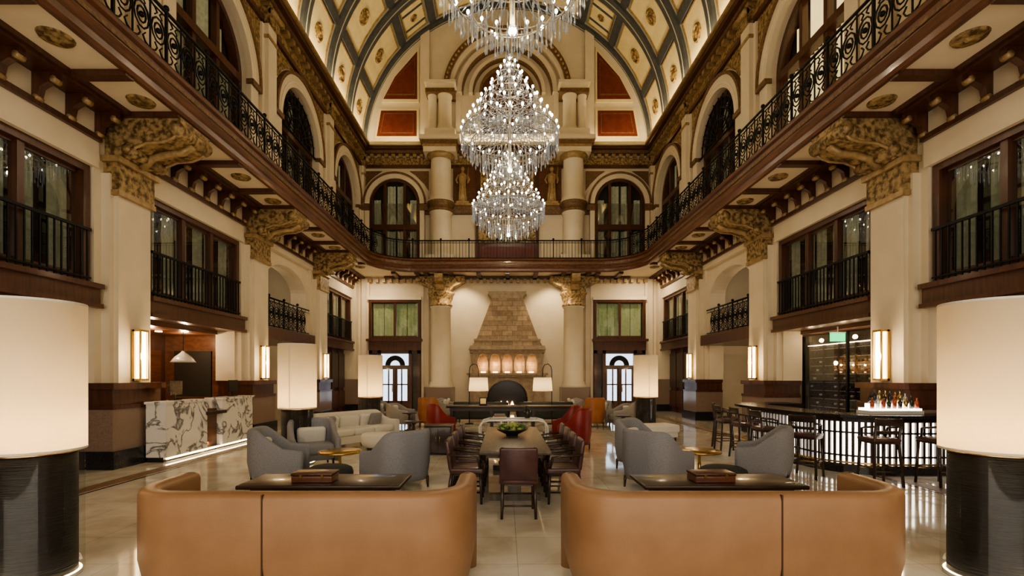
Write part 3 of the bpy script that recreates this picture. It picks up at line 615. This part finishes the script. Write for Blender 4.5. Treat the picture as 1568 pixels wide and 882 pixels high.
for y in YC[:-1]:
    y0,y1=y-2.525+.42,y-.42
    if y1<YR+1: continue
    yc=(y0+y1)/2
    for a0,a1 in rows:
        vbox(a0+.6,a1-.6,y0,y1,VR-.05,VR,VCREAM)
        g=.5
        for (p,q,u,v) in((a0+.4,a0+.4+g,y0,y1),(a1-.4-g,a1-.4,y0,y1)): vbox(p,q,u,v,VR-.09,VR,GOLDS,1)
        for (u,v) in((y0-.03,y0+.04),(y1-.04,y1+.03)): vbox(a0+.4,a1-.4,u,v,VR-.09,VR,GOLDS)
        am=R((a0+a1)/2); big=(a1-a0)>12
        c=Vector(vpt(am,VR-.06,yc)); n=Vector((math.cos(am),0,-math.sin(am))); t=Vector((math.sin(am),0,math.cos(am))); yv=Vector((0,1,0))
        rr=.34 if big else .2
        vs=[];K=14
        for r_,h_ in((rr,0),(rr,.03),(rr*.8,.07),(rr*.65,.02),(rr*.4,.05),(0.001,.1)):
            for k in range(K): q=2*pi*k/K; vs.append(tuple(c+n*h_+t*r_*math.cos(q)+yv*r_*math.sin(q)))
        b.add(vs,[(j*K+k,j*K+(k+1)%K,(j+1)*K+(k+1)%K,(j+1)*K+k) for j in range(5) for k in range(K)],GOLD,False)
        if not big:
            vbox(a0+.6,a1-.6,yc-.5,yc-.42,VR-.09,VR,SLATE); vbox(a0+.6,a1-.6,yc+.42,yc+.5,VR-.09,VR,SLATE)
b.done('ceiling')
b=B(); b.box(-11.2,11.2,YR-.3,YR,0,21.5,PLASTER); b.done('wall_rear')
# ------------------------------------------------------------------ sconces
b=B()
b.box(-.11,.11,0,.06,0,1.02,BRASS); b.box(-.075,.075,-.10,0,.04,.98,SCON)
for z in(0,.98): b.box(-.11,.11,-.13,.04,z,z+.04,BRASS)
for x in(-.1,.1): b.box(x-.012,x+.012,-.13,-.1,0,1.0,BRASS)
so=None
for s in(-1,1):
    for p in PIERS[1:]:
        loc=(s*7.485,p,1.66); rz=s*pi/2*-1
        if so is None: so=b.done('wall_sconce',loc,rz)
        else: inst(so,loc,rz)
        light('sconce_light','POINT',(s*7.22,p,2.15),24,(1,.70,.38),.06)
# ------------------------------------------------------------------ chandeliers
def chandelier():
    b=B(); H=3.7
    b.tube([(0,0,.3),(0,0,H+.2)],.05,SILV,8)
    tiers=[(3.4,.17,5),(3.1,.37,8),(2.78,.55,10),(2.45,.76,13),(2.12,.98,16),(1.75,1.22,20),(1.32,1.47,26),(1.0,1.2,20),(.68,.82,14)]
    for z,r,n in tiers:
        b.tube([(r*math.cos(2*pi*k/24),r*math.sin(2*pi*k/24),z) for k in range(24)],.014,SILV,5,True)
        for k in range(n):
            a=2*pi*k/n+z; c,s_=math.cos(a),math.sin(a)
            if z>1.1:
                b.tube([(r*.15*c,r*.15*s_,z-.02),(r*.6*c,r*.6*s_,z-.12),(r*c,r*s_,z)],.011,CRYS,4)
                b.lathe(r*c,r*s_,[(.001,z-.03),(.045,z),(.05,z+.02),(.013,z+.03),(.013,z+.1)],CRYS,6)
                b.ball((r*c,r*s_,z+.14),.038,BULB,6,1.4)
            elif k%3==0: b.ball((r*c,r*s_,z+.02),.03,BULB,6,1.3)
        m=int(n*(1.5 if z>1.4 else 3.0))
        for k in range(m):
            a=2*pi*(k+.5)/m; L=(.20 if z>1.4 else .54)*(1 if k%2 else .72); c,s_=math.cos(a),math.sin(a)
            b.lathe(r*c,r*s_,[(.001,z-.02),(.020,z-.05),(.010,z-L*.6),(.024,z-L*.85),(.001,z-L)],CRYS,4,False)
    n=44
    for k in range(n):
        a=2*pi*k/n; c,s_=math.cos(a),math.sin(a)
        b.tube([(.3*c,.3*s_,1.72),(.85*c,.85*s_,1.5),(1.44*c,1.44*s_,1.33)],.011,CRYS,4)
    for z,r,n in((.5,.55,16),(.4,.3,10)):
        for k in range(n):
            a=2*pi*k/n; c,s_=math.cos(a),math.sin(a)
            b.lathe(r*c,r*s_,[(.001,z+.05),(.018,z),(.009,z-.2),(.022,z-.3),(.001,z-.38)],CRYS,4,False)
    for k in range(12):
        a=2*pi*k/12; c,s_=math.cos(a),math.sin(a)
        b.tube([(.12*c,.12*s_,3.5),(.3*c,.3*s_,2.95),(.5*c,.5*s_,2.5),(.9*c,.9*s_,1.9),(1.35*c,1.35*s_,1.4)],.009,CRYS,3)
    b.ball((0,0,.25),.12,CRYS,10); b.lathe(0,0,[(.02,3.6),(.16,3.68),(.12,3.8),(.03,3.9)],SILV,12)
    return b
cb=chandelier(); cho=None
for y,z in((9.6,8.36),(14.75,7.8),(19.8,7.3)):
    if cho is None: o=cho=cb.done('chandelier',(0.03,y,z))
    else: o=inst(cho,(0.03,y,z))
    r=B(); r.tube([(0,0,3.8),(0,0,20.65-z)],.03,BRASS,8); ro=r.done('suspension_rod'); ro.parent=o
    for dz,pw in((2.1,330),(.3,430)):
        light('chandelier_glow','POINT',(0.0,0,dz),pw,(1,.81,.55),.07,parent=o)
for s in(-1,1):
    light('cove_light','AREA',(s*6.98,10.7,13.48),430,(1,.76,.42),.18,27.0,rot=(0,R(180-s*-18),0))
light('cove_light_back','AREA',(0,YB-.5,13.55),90,(1,.80,.48),13,.15,rot=(R(170),0,0))
for s in(-1,1):
    for y in BAYS:
        light('soffit_fill','AREA',(s*6.55,y+.84,6.72),60,(1,.78,.52),.12)  # unseen fill lamps added under the soffit to brighten the lower zone
light('rear_fill','AREA',(0,YR+.1,4),560,(1,.89,.74),12,7,rot=(R(90),0,0))  # added fill panel behind the camera; the rear wall has no window
# ------------------------------------------------------------------ drum lamps
b=B()
b.lathe(0,0,[(.001,0),(.33,0),(.33,.03),(.30,.035)],STEEL,40)
b.lathe(0,0,[(.30,.03),(.30,1.09),(.001,1.09)],BLKTEX,40)
b.lathe(0,0,[(.345,.03),(.345,1.09)],CLEAR,40)
b.lathe(0,0,[(.325,.031),(.31,.04)],LED,40)
b.lathe(0,0,[(.315,1.09),(.315,1.12),(.05,1.12)],BRASS,40)
b.lathe(0,0,[(.36,1.11),(.363,1.13),(.363,2.37),(.36,2.39)],SHADE,48)
b.lathe(0,0,[(.362,2.372),(.366,2.38),(.362,2.392)],CREAMF,48); b.lathe(0,0,[(.362,1.108),(.367,1.118),(.362,1.128)],CREAMF,48)
b.box(-.006,.006,-.368,-.362,1.12,2.38,CREAMF)
b.tube([(0,0,1.1),(0,0,1.22)],.02,BRASS,8)
for q in range(3): a=2*pi*q/3; b.tube([(0,0,2.3),(.36*math.cos(a),.36*math.sin(a),2.3)],.006,BRASS,4)
dl=None
for x,y in((-4.2,4.18),(4.1,4.18),(-4.28,9.7),(-4.26,14.9),(4.22,14.9)):
    if dl is None: o=dl=b.done('drum_floor_lamp',(x,y,0),recalc=False)
    else: o=inst(dl,(x,y,0))
    light('lamp_bulb','POINT',(0,0,1.27),17,(1,.66,.31),.04,parent=o); light('lamp_bulb_upper','POINT',(0,0,1.75),2.5,(1,.80,.52),.08,parent=o)
    light('lamp_base_glow','POINT',(0,-.42,.05),.8,(1,.8,.5),.02,parent=o)
# ------------------------------------------------------------------ seating builders
def upath(w,d,r,n=8):
    h=w/2
    return [(-h,d),(-h,(d+r)/2),(-h,r)]+arcpts(-h+r,r,r,pi,1.5*pi,n)[1:]+[(-h+r+(w-2*r)*k/4,0) for k in(1,2,3)]+arcpts(h-r,r,r,1.5*pi,2*pi,n)+[(h,(d+r)/2),(h,d)]
def shell(b,path,th,z0,ztop,mt,tuck=.04):
    n=len(path); L=[0]
    for a,c in zip(path,path[1:]): L.append(L[-1]+math.hypot(c[0]-a[0],c[1]-a[1]))
    vs=[];fs=[];K=0
    for i,(x,y) in enumerate(path):
        a=path[max(0,i-1)]; c=path[min(n-1,i+1)]; dx,dy=c[0]-a[0],c[1]-a[1]; l=math.hypot(dx,dy); nx,ny=-dy/l,dx/l
        t=L[i]/L[-1]; zt=ztop(t)
        prof=[(tuck,z0),(.01+tuck*.4,z0+.1),(0,z0+.35*(zt-z0)),(0,zt-.05),(.012,zt-.018),(th*.3,zt),(th*.7,zt),(th-.012,zt-.018),(th,zt-.05),(th,z0)]
        K=len(prof)
        for o,z in prof: vs.append((x+nx*o,y+ny*o,z))
    for i in range(n-1):
        for j in range(K): q=(j+1)%K; fs.append((i*K+j,i*K+q,(i+1)*K+q,(i+1)*K+j))
    b.add(vs,fs,mt,True)
    b.add(vs[:K]+vs[-K:],[tuple(range(K)),tuple(range(K,2*K))],mt,False)
def smoothstep(x): x=max(0,min(1,x)); return x*x*(3-2*x)
def settee(flip):
    b=B(); p=upath(2.64,.80,.42,12)
    shell(b,p,.16,.06,lambda t:.89,LEATH,.07)
    for q in(-1,1): b.lathe(q*(1.32-.08),.80,[(.001,.06),(.078,.06),(.08,.84),(.068,.872),(.03,.89),(.001,.89)],LEATH,16)
    b.rbox((0,.5,.35),(2.28,.66,.2),.06,LEATH); b.box(-1.1,1.1,.2,.78,.1,.27,LEATH)
    b.rbox((0,.22,.62),(1.9,.16,.42),.06,LEATH)
    x=-.2*flip
    b.box(x-.006,x+.006,-.003,.02,.16,.883,SEAM)
    for lx in(-1.05,1.05):
        for ly in(.25,.68): b.tube([(lx,ly,0),(lx,ly,.1)],.03,DKWOOD,8)
    return b
settee(1).done('curved_leather_settee',(-1.69,3.52,0)); settee(-1).done('curved_leather_settee.001',(1.70,3.52,0))
def cafe():
    b=B(); b.rbox((0,0,.735),(1.5,.55,.04),.012,DKWOOD); b.box(-.65,.65,-.2,.2,.66,.715,DKWOOD)
    for x in(-.5,.5): b.box(x-.03,x+.03,-.04,.04,.03,.7,IRON); b.box(x-.05,x+.05,-.24,.24,0,.03,IRON)
    return b
o=cafe().done('console_table',(-1.82,4.66,0)); inst(o,(1.9,4.66,0))
def gamebox():
    b=B(); b.rbox((0,0,.03),(.38,.2,.06),.008,WOODH); b.rbox((0,0,.075),(.39,.21,.028),.008,WOOD)
    for x in(-.1,.1): b.box(x-.012,x+.012,-.108,-.10,.045,.075,BRASS)
    return b
o=gamebox().done('wooden_game_box',(-1.92,4.6,.757)); inst(o,(1.84,4.6,.757),.05)
def armchair(mt,w=.86,d=.78,hb=.88,ha=.60,cush=True,legs=DKWOOD):
    b=B(); p=upath(w,d,.3,10)
    def zt(t): return ha+(hb-ha)*smoothstep((min(t,1-t)-.06)/.26)
    shell(b,p,.11,.14,zt,mt,.05)
    for q in(-1,1): b.lathe(q*(w/2-.055),d,[(.001,.14),(.05,.14),(.055,ha-.05),(.03,ha),(.001,ha)],mt,12)
    b.rbox((0,d*.55,.36),(w-.2,d*.86,.2),.06,mt); b.rbox((0,d*.52,.22),(w-.2,d*.8,.14),.03,mt)
    if cush: b.rbox((0,.2,.58),(w*.6,.14,.34),.06,CREAMF if cush=='c' else mt,(R(-12),0,0))
    for x in(-w/2+.12,w/2-.12):
        for y in(.1,d-.08): b.tube([(x,y,0),(x*.95,y,.18)],[.016,.026],legs,8)
    b.v=[(x,y-d/2,z) for x,y,z in b.v]
    return b
A=armchair(BLUE,w=.9,d=.8,cush='c',hb=.92,ha=.58)
AC=A.done('blue_grey_armchair',(-3.82,7.85,0),R(-75))
for x,y,r in((-1.78,7.6,50),(-3.85,9.4,-150),(2.22,7.6,-52),(4.25,8.1,62),(2.45,9.25,-130)): inst(AC,(x,y,0),R(r))
b=B()
b.lathe(0,0,[(.001,.0),(.17,.0),(.17,.02),(.03,.05),(.025,.38),(.08,.41)],BRASS,24); b.lathe(0,0,[(.001,.41),(.36,.41),(.37,.42),(.37,.44),(.36,.45),(.001,.45)],BRASS,32)
o=b.done('round_brass_table',(-3.0,8.45,0)); inst(o,(3.3,8.5,0))
b=B(); b.lathe(0,0,[(.001,.03),(.3,.03),(.34,.1),(.35,.28),(.33,.34),(.27,.37),(.001,.375)],DKF,28)
for k in range(4): a=pi/4+k*pi/2; b.tube([(.22*math.cos(a),.22*math.sin(a),0),(.22*math.cos(a),.22*math.sin(a),.05)],.02,DKWOOD,6)
o=b.done('charcoal_ottoman',(-2.8,7.4,0)); inst(o,(3.2,7.35,0))
b=B(); b.rbox((0,0,.73),(.96,3.1,.05),.01,TABW); b.box(-.38,.38,-1.4,1.4,.64,.705,TABW)
for y in(-1.1,1.1):
    b.box(-.09,.09,y-.07,y+.07,.08,.64,TABW); b.box(-.36,.36,y-.06,y+.06,0,.09,TABW)
b.box(-.05,.05,-1.1,1.1,.2,.28,TABW)
b.done('dining_table',(.02,7.95,0))
def dchair():
    b=B()
    b.rbox((0,0,.455),(.48,.47,.09),.03,MAROON)
    b.rbox((0,-.245,.67),(.47,.06,.42),.025,MAROON,(R(8),0,0))
    for x in(-.2,.2):
        b.tube([(x,-.2,.45),(x*1.02,-.24,.2),(x*1.05,-.27,0)],[.024,.022,.017],DKWOOD,8)
        b.tube([(x,.19,.43),(x,.2,0)],[.024,.017],DKWOOD,8)
        b.tube([(x*1.14,-.25,.68),(x*1.17,0,.66),(x*1.14,.15,.64),(x*1.05,.19,.45)],.018,DKWOOD,8)
        b.tube([(x,-.25,.16),(x,.2,.16)],.012,DKWOOD,6)
        b.tube([(x,-.22,.45),(x,-.28,.88)],.016,DKWOOD,6)
    b.tube([(-.2,.2,.2),(.2,.2,.2)],.012,DKWOOD,6); b.tube([(-.2,-.26,.16),(.2,-.26,.16)],.012,DKWOOD,6)
    b.box(-.21,.21,-.2,.2,.39,.42,DKWOOD)
    return b
DC=dchair().done('dining_chair',(.05,6.18,0))
for i in range(4):
    y=6.8+i*.7
    inst(DC,(-.64,y,0),R(-90)); inst(DC,(.68,y,0),R(90))
b=B(); b.lathe(0,0,[(.001,0),(.1,0),(.1,.02),(.12,.03),(.24,.09),(.27,.12),(.26,.12),(.2,.08),(.001,.05)],CER,24)
for k in range(9):
    a=k*2.4; r=.15 if k<7 else .04; b.ball((r*math.cos(a),r*math.sin(a),.12 if k<7 else .17),.048,FRUIT,10)
for k in range(14):
    a=k*1.1; b.tube([(.1*math.cos(a),.1*math.sin(a),.12),(.2*math.cos(a),.2*math.sin(a),.17),(.26*math.cos(a),.26*math.sin(a),.14)],[.012,.02,.003],PLANT,4)
b.done('fruit_bowl',(.0,8.1,.756))
b=B(); b.rbox((0,0,.33),(.58,.5,.6),.02,DKWOOD); b.box(-.27,.27,-.23,.23,0,.05,BLK); b.rbox((0,0,.64),(.62,.54,.03),.008,DKWOOD)
b.box(-.005,.005,-.256,-.25,.08,.58,BLK)
for x in(-.04,.04): b.tube([(x,-.27,.3),(x,-.27,.42)],.008,BRASS,6)
b.done('side_cabinet',(-1.6,10.95,0))
b=B()
for y in(-.3,.3):
    pts=[(-.62,y,0.02),(-.8,y,.12),(-.84,y,.3),(-.84,y,.5),(-.76,y,.62),(-.6,y,.66),(.6,y,.66),(.76,y,.62),(.84,y,.5),(.84,y,.3),(.8,y,.12),(.62,y,.02)]
    b.tube(pts,.028,STEEL,8)
for x in(-.6,.6): b.tube([(x,-.3,.66),(x,.3,.66)],.02,STEEL,6); b.tube([(x,-.3,.03),(x,.3,.03)],.02,STEEL,6)
b.rbox((0,0,.68),(1.3,.62,.02),.005,CLEAR); b.rbox((0,0,.3),(1.5,.5,.03),.01,STEEL)
b.done('tubular_bar_cart',(.1,12.2,0))
b=B()
for i,(w,c) in enumerate(((.34,CREAMF),(.3,ORNG),(.27,GREYF))): b.box(-.1-w/2,-.1+w/2,-.1,.1,i*.035,i*.035+.033,c)
b.done('stack_of_books',(-.15,12.2,.695))
b=B(); b.lathe(0,0,[(.001,0),(.06,0),(.1,.1),(.08,.2),(.035,.26),(.05,.3)],CER,16); b.done('ceramic_vase',(.45,12.2,.695))
b=B(); b.rbox((0,0,.87),(3.8,.6,.06),.01,DKWOOD); b.box(-1.8,1.8,-.25,.25,.75,.84,DKWOOD)
for x in(-1.75,-.6,.6,1.75):
    for y in(-.22,.22): b.box(x-.04,x+.04,y-.04,y+.04,0,.8,DKWOOD)
b.box(-1.75,1.75,-.22,.22,.1,.15,DKWOOD)
b.done('long_console',(.1,14.1,0))
b=B(); b.rbox((0,0,.12),(.22,.16,.24),.02,DKWOOD); b.box(-.08,.08,-.085,-.08,.05,.2,BRASS); b.done('mantel_clock',(-.75,14.1,.9))
def sofa(mt,w,d=.9,hb=.78,ha=.6,n=3,pill=None,curved=False):
    b=B(); p=upath(w,d,.35 if curved else .14,8)
    shell(b,p,.16,.12,lambda t: ha+(hb-ha)*smoothstep((min(t,1-t)-.1)/.12),mt,.03)
    iw=(w-.34)/n
    for i in range(n):
        x=-w/2+.17+iw*(i+.5); b.rbox((x,d*.57,.38),(iw-.01,d*.8,.17),.05,mt); b.rbox((x,.24,.58),(iw-.03,.17,.34),.06,mt,(R(-10),0,0))
    b.box(-w/2+.1,w/2-.1,.1,d-.05,.12,.3,mt)
    if pill:
        for x in(-w/2+.4,w/2-.4): b.rbox((x,.4,.6),(.38,.12,.36),.06,pill,(R(-18),0,0))
    for x in(-w/2+.12,w/2-.12):
        for y in(.1,d-.08): b.tube([(x,y,0),(x,y,.14)],.025,DKWOOD,8)
    b.v=[(x,y-d/2,z) for x,y,z in b.v]
    return b
sofa(CREAMF,2.3,n=3,pill=GREYF,curved=True,hb=.84).done('cream_sofa',(-3.95,12.3,0),R(-122))
b=B(); b.lathe(0,0,[(.28,.12),(.36,.16),(.4,.25),(.4,.38),(.36,.43),(.001,.44)],CREAMF,28); b.lathe(0,0,[(.001,0),(.26,0),(.26,.12)],DKWOOD,20); b.done('round_pouf',(-3.05,11.2,0))
b=B(); b.rbox((0,0,.33),(1.3,.7,.22),.06,CREAMF); b.box(-.6,.6,-.3,.3,.1,.24,CREAMF)
for x in(-.55,.55):
    for y in(-.26,.26): b.tube([(x,y,0),(x,y,.14)],.025,DKWOOD,8)
b.done('upholstered_bench',(3.9,13.2,0),R(15))
def stand():
    b=B(); b.lathe(0,0,[(.001,0),(.14,0),(.14,.02),(.035,.06),(.05,.3),(.03,.48),(.1,.54),(.24,.55),(.24,.58),(.001,.58)],DKWOOD,20); return b
o=stand().done('pedestal_side_table',(-2.5,12.6,0)); inst(o,(3.4,14.4,0)); inst(o,(-3.2,15.6,0))
GA=armchair(GREYF,w=.82,d=.8,hb=.82,ha=.6,cush='c').done('grey_armchair',(-3.75,16.6,0),R(-100))
for x,y,r in((-4.6,17.6,-120),(3.85,16.4,100),(4.7,17.4,120),(-5.0,19.2,-90),(5.1,19.2,90),(3.5,18.3,160)): inst(GA,(x,y,0),R(r))
OA=armchair(ORNG,w=.74,d=.7,hb=1.02,ha=.66,cush=False).done('orange_leather_chair',(-2.75,16.8,0),R(-12))
inst(OA,(2.95,16.7,0),R(12))
RA=armchair(REDF,w=.66,d=.66,hb=1.0,ha=.62,cush=False).done('red_leather_chair',(1.55,12.6,0),R(70))
inst(RA,(1.6,11.5,0),R(60)); inst(RA,(-1.95,13.4,0),R(-60))
sofa(DKF,2.1,n=3,pill=GREYF).done('charcoal_sofa',(-1.0,18.6,0),R(-5))
sofa(DKF,2.1,n=3,pill=CREAMF).done('charcoal_sofa.001',(1.4,18.6,0),R(5))
sofa(GREYF,2.0,n=2,pill=CREAMF).done('grey_sofa',(-2.6,20.8,0),R(-90)); sofa(GREYF,2.0,n=2,pill=CREAMF).done('grey_sofa.001',(2.7,20.8,0),R(90))
b=B(); b.rbox((0,0,.38),(1.3,.7,.05),.015,DKWOOD)
for x in(-.55,.55):
    for y in(-.28,.28): b.box(x-.025,x+.025,y-.025,y+.025,0,.36,IRON)
b.done('coffee_table',(.05,20.6,0))
def goose(q):
    b=B(); b.lathe(0,0,[(.001,0),(.16,0),(.16,.025),(.02,.04)],IRON,20)
    b.tube([(0,0,.02),(0,0,1.95),(-q*.03,0,2.1),(-q*.14,0,2.2),(-q*.27,0,2.16),(-q*.33,0,2.02),(-q*.34,0,1.72)],.014,IRON,8)
    cx=-q*.34
    b.lathe(cx,0,[(.36,1.2),(.33,1.70)],SHADE,32); b.lathe(cx,0,[(.36,1.195),(.364,1.2),(.36,1.21)],BRASS,32)
    for k in range(3): a=2*pi*k/3; b.tube([(cx,0,1.68),(cx+.33*math.cos(a),.33*math.sin(a),1.68)],.006,BRASS,4)
    b.ball((cx,0,1.5),.05,BULB,8)
    return b
for s in(-1,1):
    o=goose(-s).done('gooseneck_floor_lamp'+('' if s<0 else '.001'),(-1.42 if s<0 else 1.6,17.7,0),recalc=False)
    o.rotation_euler=(0,0,pi)
    light('shade_bulb','POINT',(s*.34,0,1.42),12,(1,.70,.36),.05,parent=o)
# ------------------------------------------------------------------ reception desk
b=B()
for y0,y1 in((9.78,11.15),(11.75,13.15)): b.box(-6.98,-7.38,y0,y1,.1,1.18,MARB)
b.box(-7.04,-7.36,9.8,13.1,.0,.1,BLK)
b.box(-7.12,-7.38,11.15,11.75,.1,.98,WOODH); b.box(-6.9,-7.38,11.1,11.8,.86,.93,DKWOOD)
b.box(-6.94,-7.39,9.74,11.2,1.18,1.23,MARB); b.box(-6.94,-7.39,11.7,13.2,1.18,1.23,MARB)
b.box(-6.99,-7.03,9.85,13.05,.05,.08,LED)
b.done('reception_desk')
light('desk_toe_glow','AREA',(-6.93,11.4,.09),8,(1,.78,.45),3.2,.05,rot=(0,R(30),0))
b=B(); b.box(-.2,.2,-.015,.015,.12,.42,BLK); b.box(-.02,.02,.0,.03,.02,.2,BLK); b.box(-.1,.1,-.07,.09,0,.02,BLK)
o=b.done('computer_monitor',(-7.2,10.4,1.23),R(90)); inst(o,(-7.2,12.6,1.23),R(90))
b=B(); b.tube([(0,0,.3),(0,0,.85)],.008,IRON,6); b.lathe(0,0,[(.03,.32),(.06,.28),(.2,.16),(.3,.02),(.29,.02),(.05,.24)],STEEL,24); b.ball((0,0,.1),.06,BULB,8)
b.done('dome_pendant',(-8.7,12.9,2.1))
# ------------------------------------------------------------------ bar
bp=[(8.0,8.5),(7.2,8.5),(6.7,8.5)]+arcpts(6.7,9.45,.95,1.5*pi,pi,8)[1:]+[(5.75,10.2),(5.75,10.9)]+arcpts(6.7,11.5,.95,pi,.5*pi,8)+[(7.3,12.45)]
b=B()
b.sweep(bp,[(.0,.0),(.0,.12),(.42,.12),(.42,.0)],BLK)
b.sweep(bp,[(.06,.12),(.06,.98),(.42,.98),(.42,.12)],DKWOOD)
b.sweep(bp,[(.045,.16),(.045,.92),(.058,.92),(.058,.16)],BARL)
b.sweep(bp,[(-.28,1.02),(-.28,1.07),(.45,1.07),(.45,1.02)],BLK); b.sweep(bp,[(-.02,.94),(-.02,1.02),(.42,1.02),(.42,.94)],DKWOOD)
pts=[Vector((p[0],p[1],0)) for p in bp]; step=.12
for a,c in zip(pts,pts[1:]):
    L=(c-a).length; d=(c-a)/L; nn=Vector((d.y,-d.x,0))
    k=max(1,round(L/step))
    for i in range(k):
        p=a+d*(L*(i+.5)/k)
        vs=[p+d*u+nn*o for u in(-.022,.022) for o in(-.0,.04)]
        b.add([(v.x,v.y,z) for v in vs for z in(.12,.96)],[(0,1,3,2),(4,6,7,5),(0,4,5,1),(2,3,7,6),(0,2,6,4),(1,5,7,3)],DKWOOD)
for z in(.3,.72): b.sweep(bp,[(.0,z),(.0,z+.03),(.04,z+.03),(.04,z)],DKWOOD)
b.sweep(bp,[(-.16,.2),(-.16,.23),(-.13,.23),(-.13,.2)],BRASS)
b.done('bar_counter')
def stool():
    b=B()
    b.rbox((0,0,.73),(.42,.42,.06),.02,MAROON); b.box(-.2,.2,-.2,.2,.67,.70,DKWOOD)
    for x in(-.18,.18):
        b.tube([(x*1.15,.2,0),(x,.17,.7)],.022,DKWOOD,6); b.tube([(x*1.2,-.24,0),(x,-.18,.7),(x*1.03,-.24,1.08)],.023,DKWOOD,6)
        b.tube([(x*1.1,.19,.28),(x*1.15,-.22,.28)],.013,DKWOOD,6)
        b.tube([(x*1.03,-.22,.95),(x*1.15,0,.92),(x*1.1,.1,.9),(x,.13,.72)],.018,DKWOOD,6)
    b.tube([(-.2,.19,.24),(.2,.19,.24)],.014,BRASS,6); b.tube([(-.21,-.22,.24),(.21,-.22,.24)],.014,DKWOOD,6)
    b.rbox((0,-.235,1.02),(.42,.03,.12),.012,DKWOOD,(R(8),0,0)); b.rbox((0,-.21,.86),(.38,.025,.05),.01,DKWOOD,(R(8),0,0))
    return b
ST=stool().done('bar_stool',(5.15,8.45,0),R(-48))
for x,y,r in((5.95,7.85,-5),(6.9,7.82,4),(7.8,7.8,0),(5.02,9.5,-88),(5.02,10.35,-92),(5.05,11.2,-95),(5.35,12.1,-120)): inst(ST,(x,y,0),R(r))
b=B(); b.box(-.48,.48,-.17,.17,0,.06,STEEL); b.box(-.45,.45,-.16,.16,.06,.10,BARL); b.box(-.34,.34,-.05,.15,.10,.18,BARL)
for j,(zz,yy,hw,n) in enumerate(((.10,-.11,.40,9),(.18,.0,.28,7),(.18,.1,.28,7))):
    for i in range(n):
        x=-hw+2*hw*i/(n-1); h=random.uniform(.17,.26); m=random.choice([BOTR,BRASS,CER,CRYS])
        b.lathe(x,yy,[(.001,zz),(.033,zz),(.033,zz+h*.6),(.012,zz+h*.75),(.012,zz+h),(.001,zz+h)],m,8)
b.done('bottle_display',(6.85,8.76,1.072))
light('bottle_glow','POINT',(6.9,8.6,1.75),3,(1,.75,.5),.05)
b=B(); b.box(8.9,9.2,10.45,14.2,0,2.9,IRON); b.box(8.86,8.9,10.5,14.15,.15,2.6,WINE)
for i in range(7): y=10.45+i*.62; b.box(8.8,8.9,y-.02,y+.02,0,2.75,IRON)
for i in range(11): z=.2+i*.23; b.box(8.82,8.9,10.45,14.2,z-.006,z+.006,STEEL)
for i in range(6):
    for j in range(9):
        y=10.6+i*.62; z=.31+j*.23
        for k in range(4): b.tube([(8.8,y+k*.13,z),(8.88,y+k*.13,z)],.03,CER if (i*j+k)%4 else STEEL,6)
b.box(8.78,8.9,10.45,14.2,2.62,2.64,LED)
b.add([(8.6,10.45,0),(8.6,14.2,0),(8.6,14.2,2.9),(8.6,10.45,2.9)],[(0,1,2,3)],GLASS)
for y in(10.5,12.3,14.1): b.box(8.57,8.63,y-.03,y+.03,0,2.9,IRON)
b.done('wine_rack')
b=B(); b.box(-.17,.17,-.03,.03,0,.2,GREENS); b.box(-.18,.18,-.035,.035,.2,.23,STEEL); b.box(-.01,.01,-.01,.01,.23,.36,STEEL); b.done('exit_sign',(8.0,11.8,2.6))
w=bpy.data.worlds.new('world'); SC.world=w; w.use_nodes=True; w.node_tree.nodes['Background'].inputs[0].default_value=(.9,.85,.75,1); w.node_tree.nodes['Background'].inputs[1].default_value=.3
SC.view_settings.view_transform='AgX'
try: SC.view_settings.look='AgX - Medium High Contrast'
except Exception: pass
SC.view_settings.exposure=.4
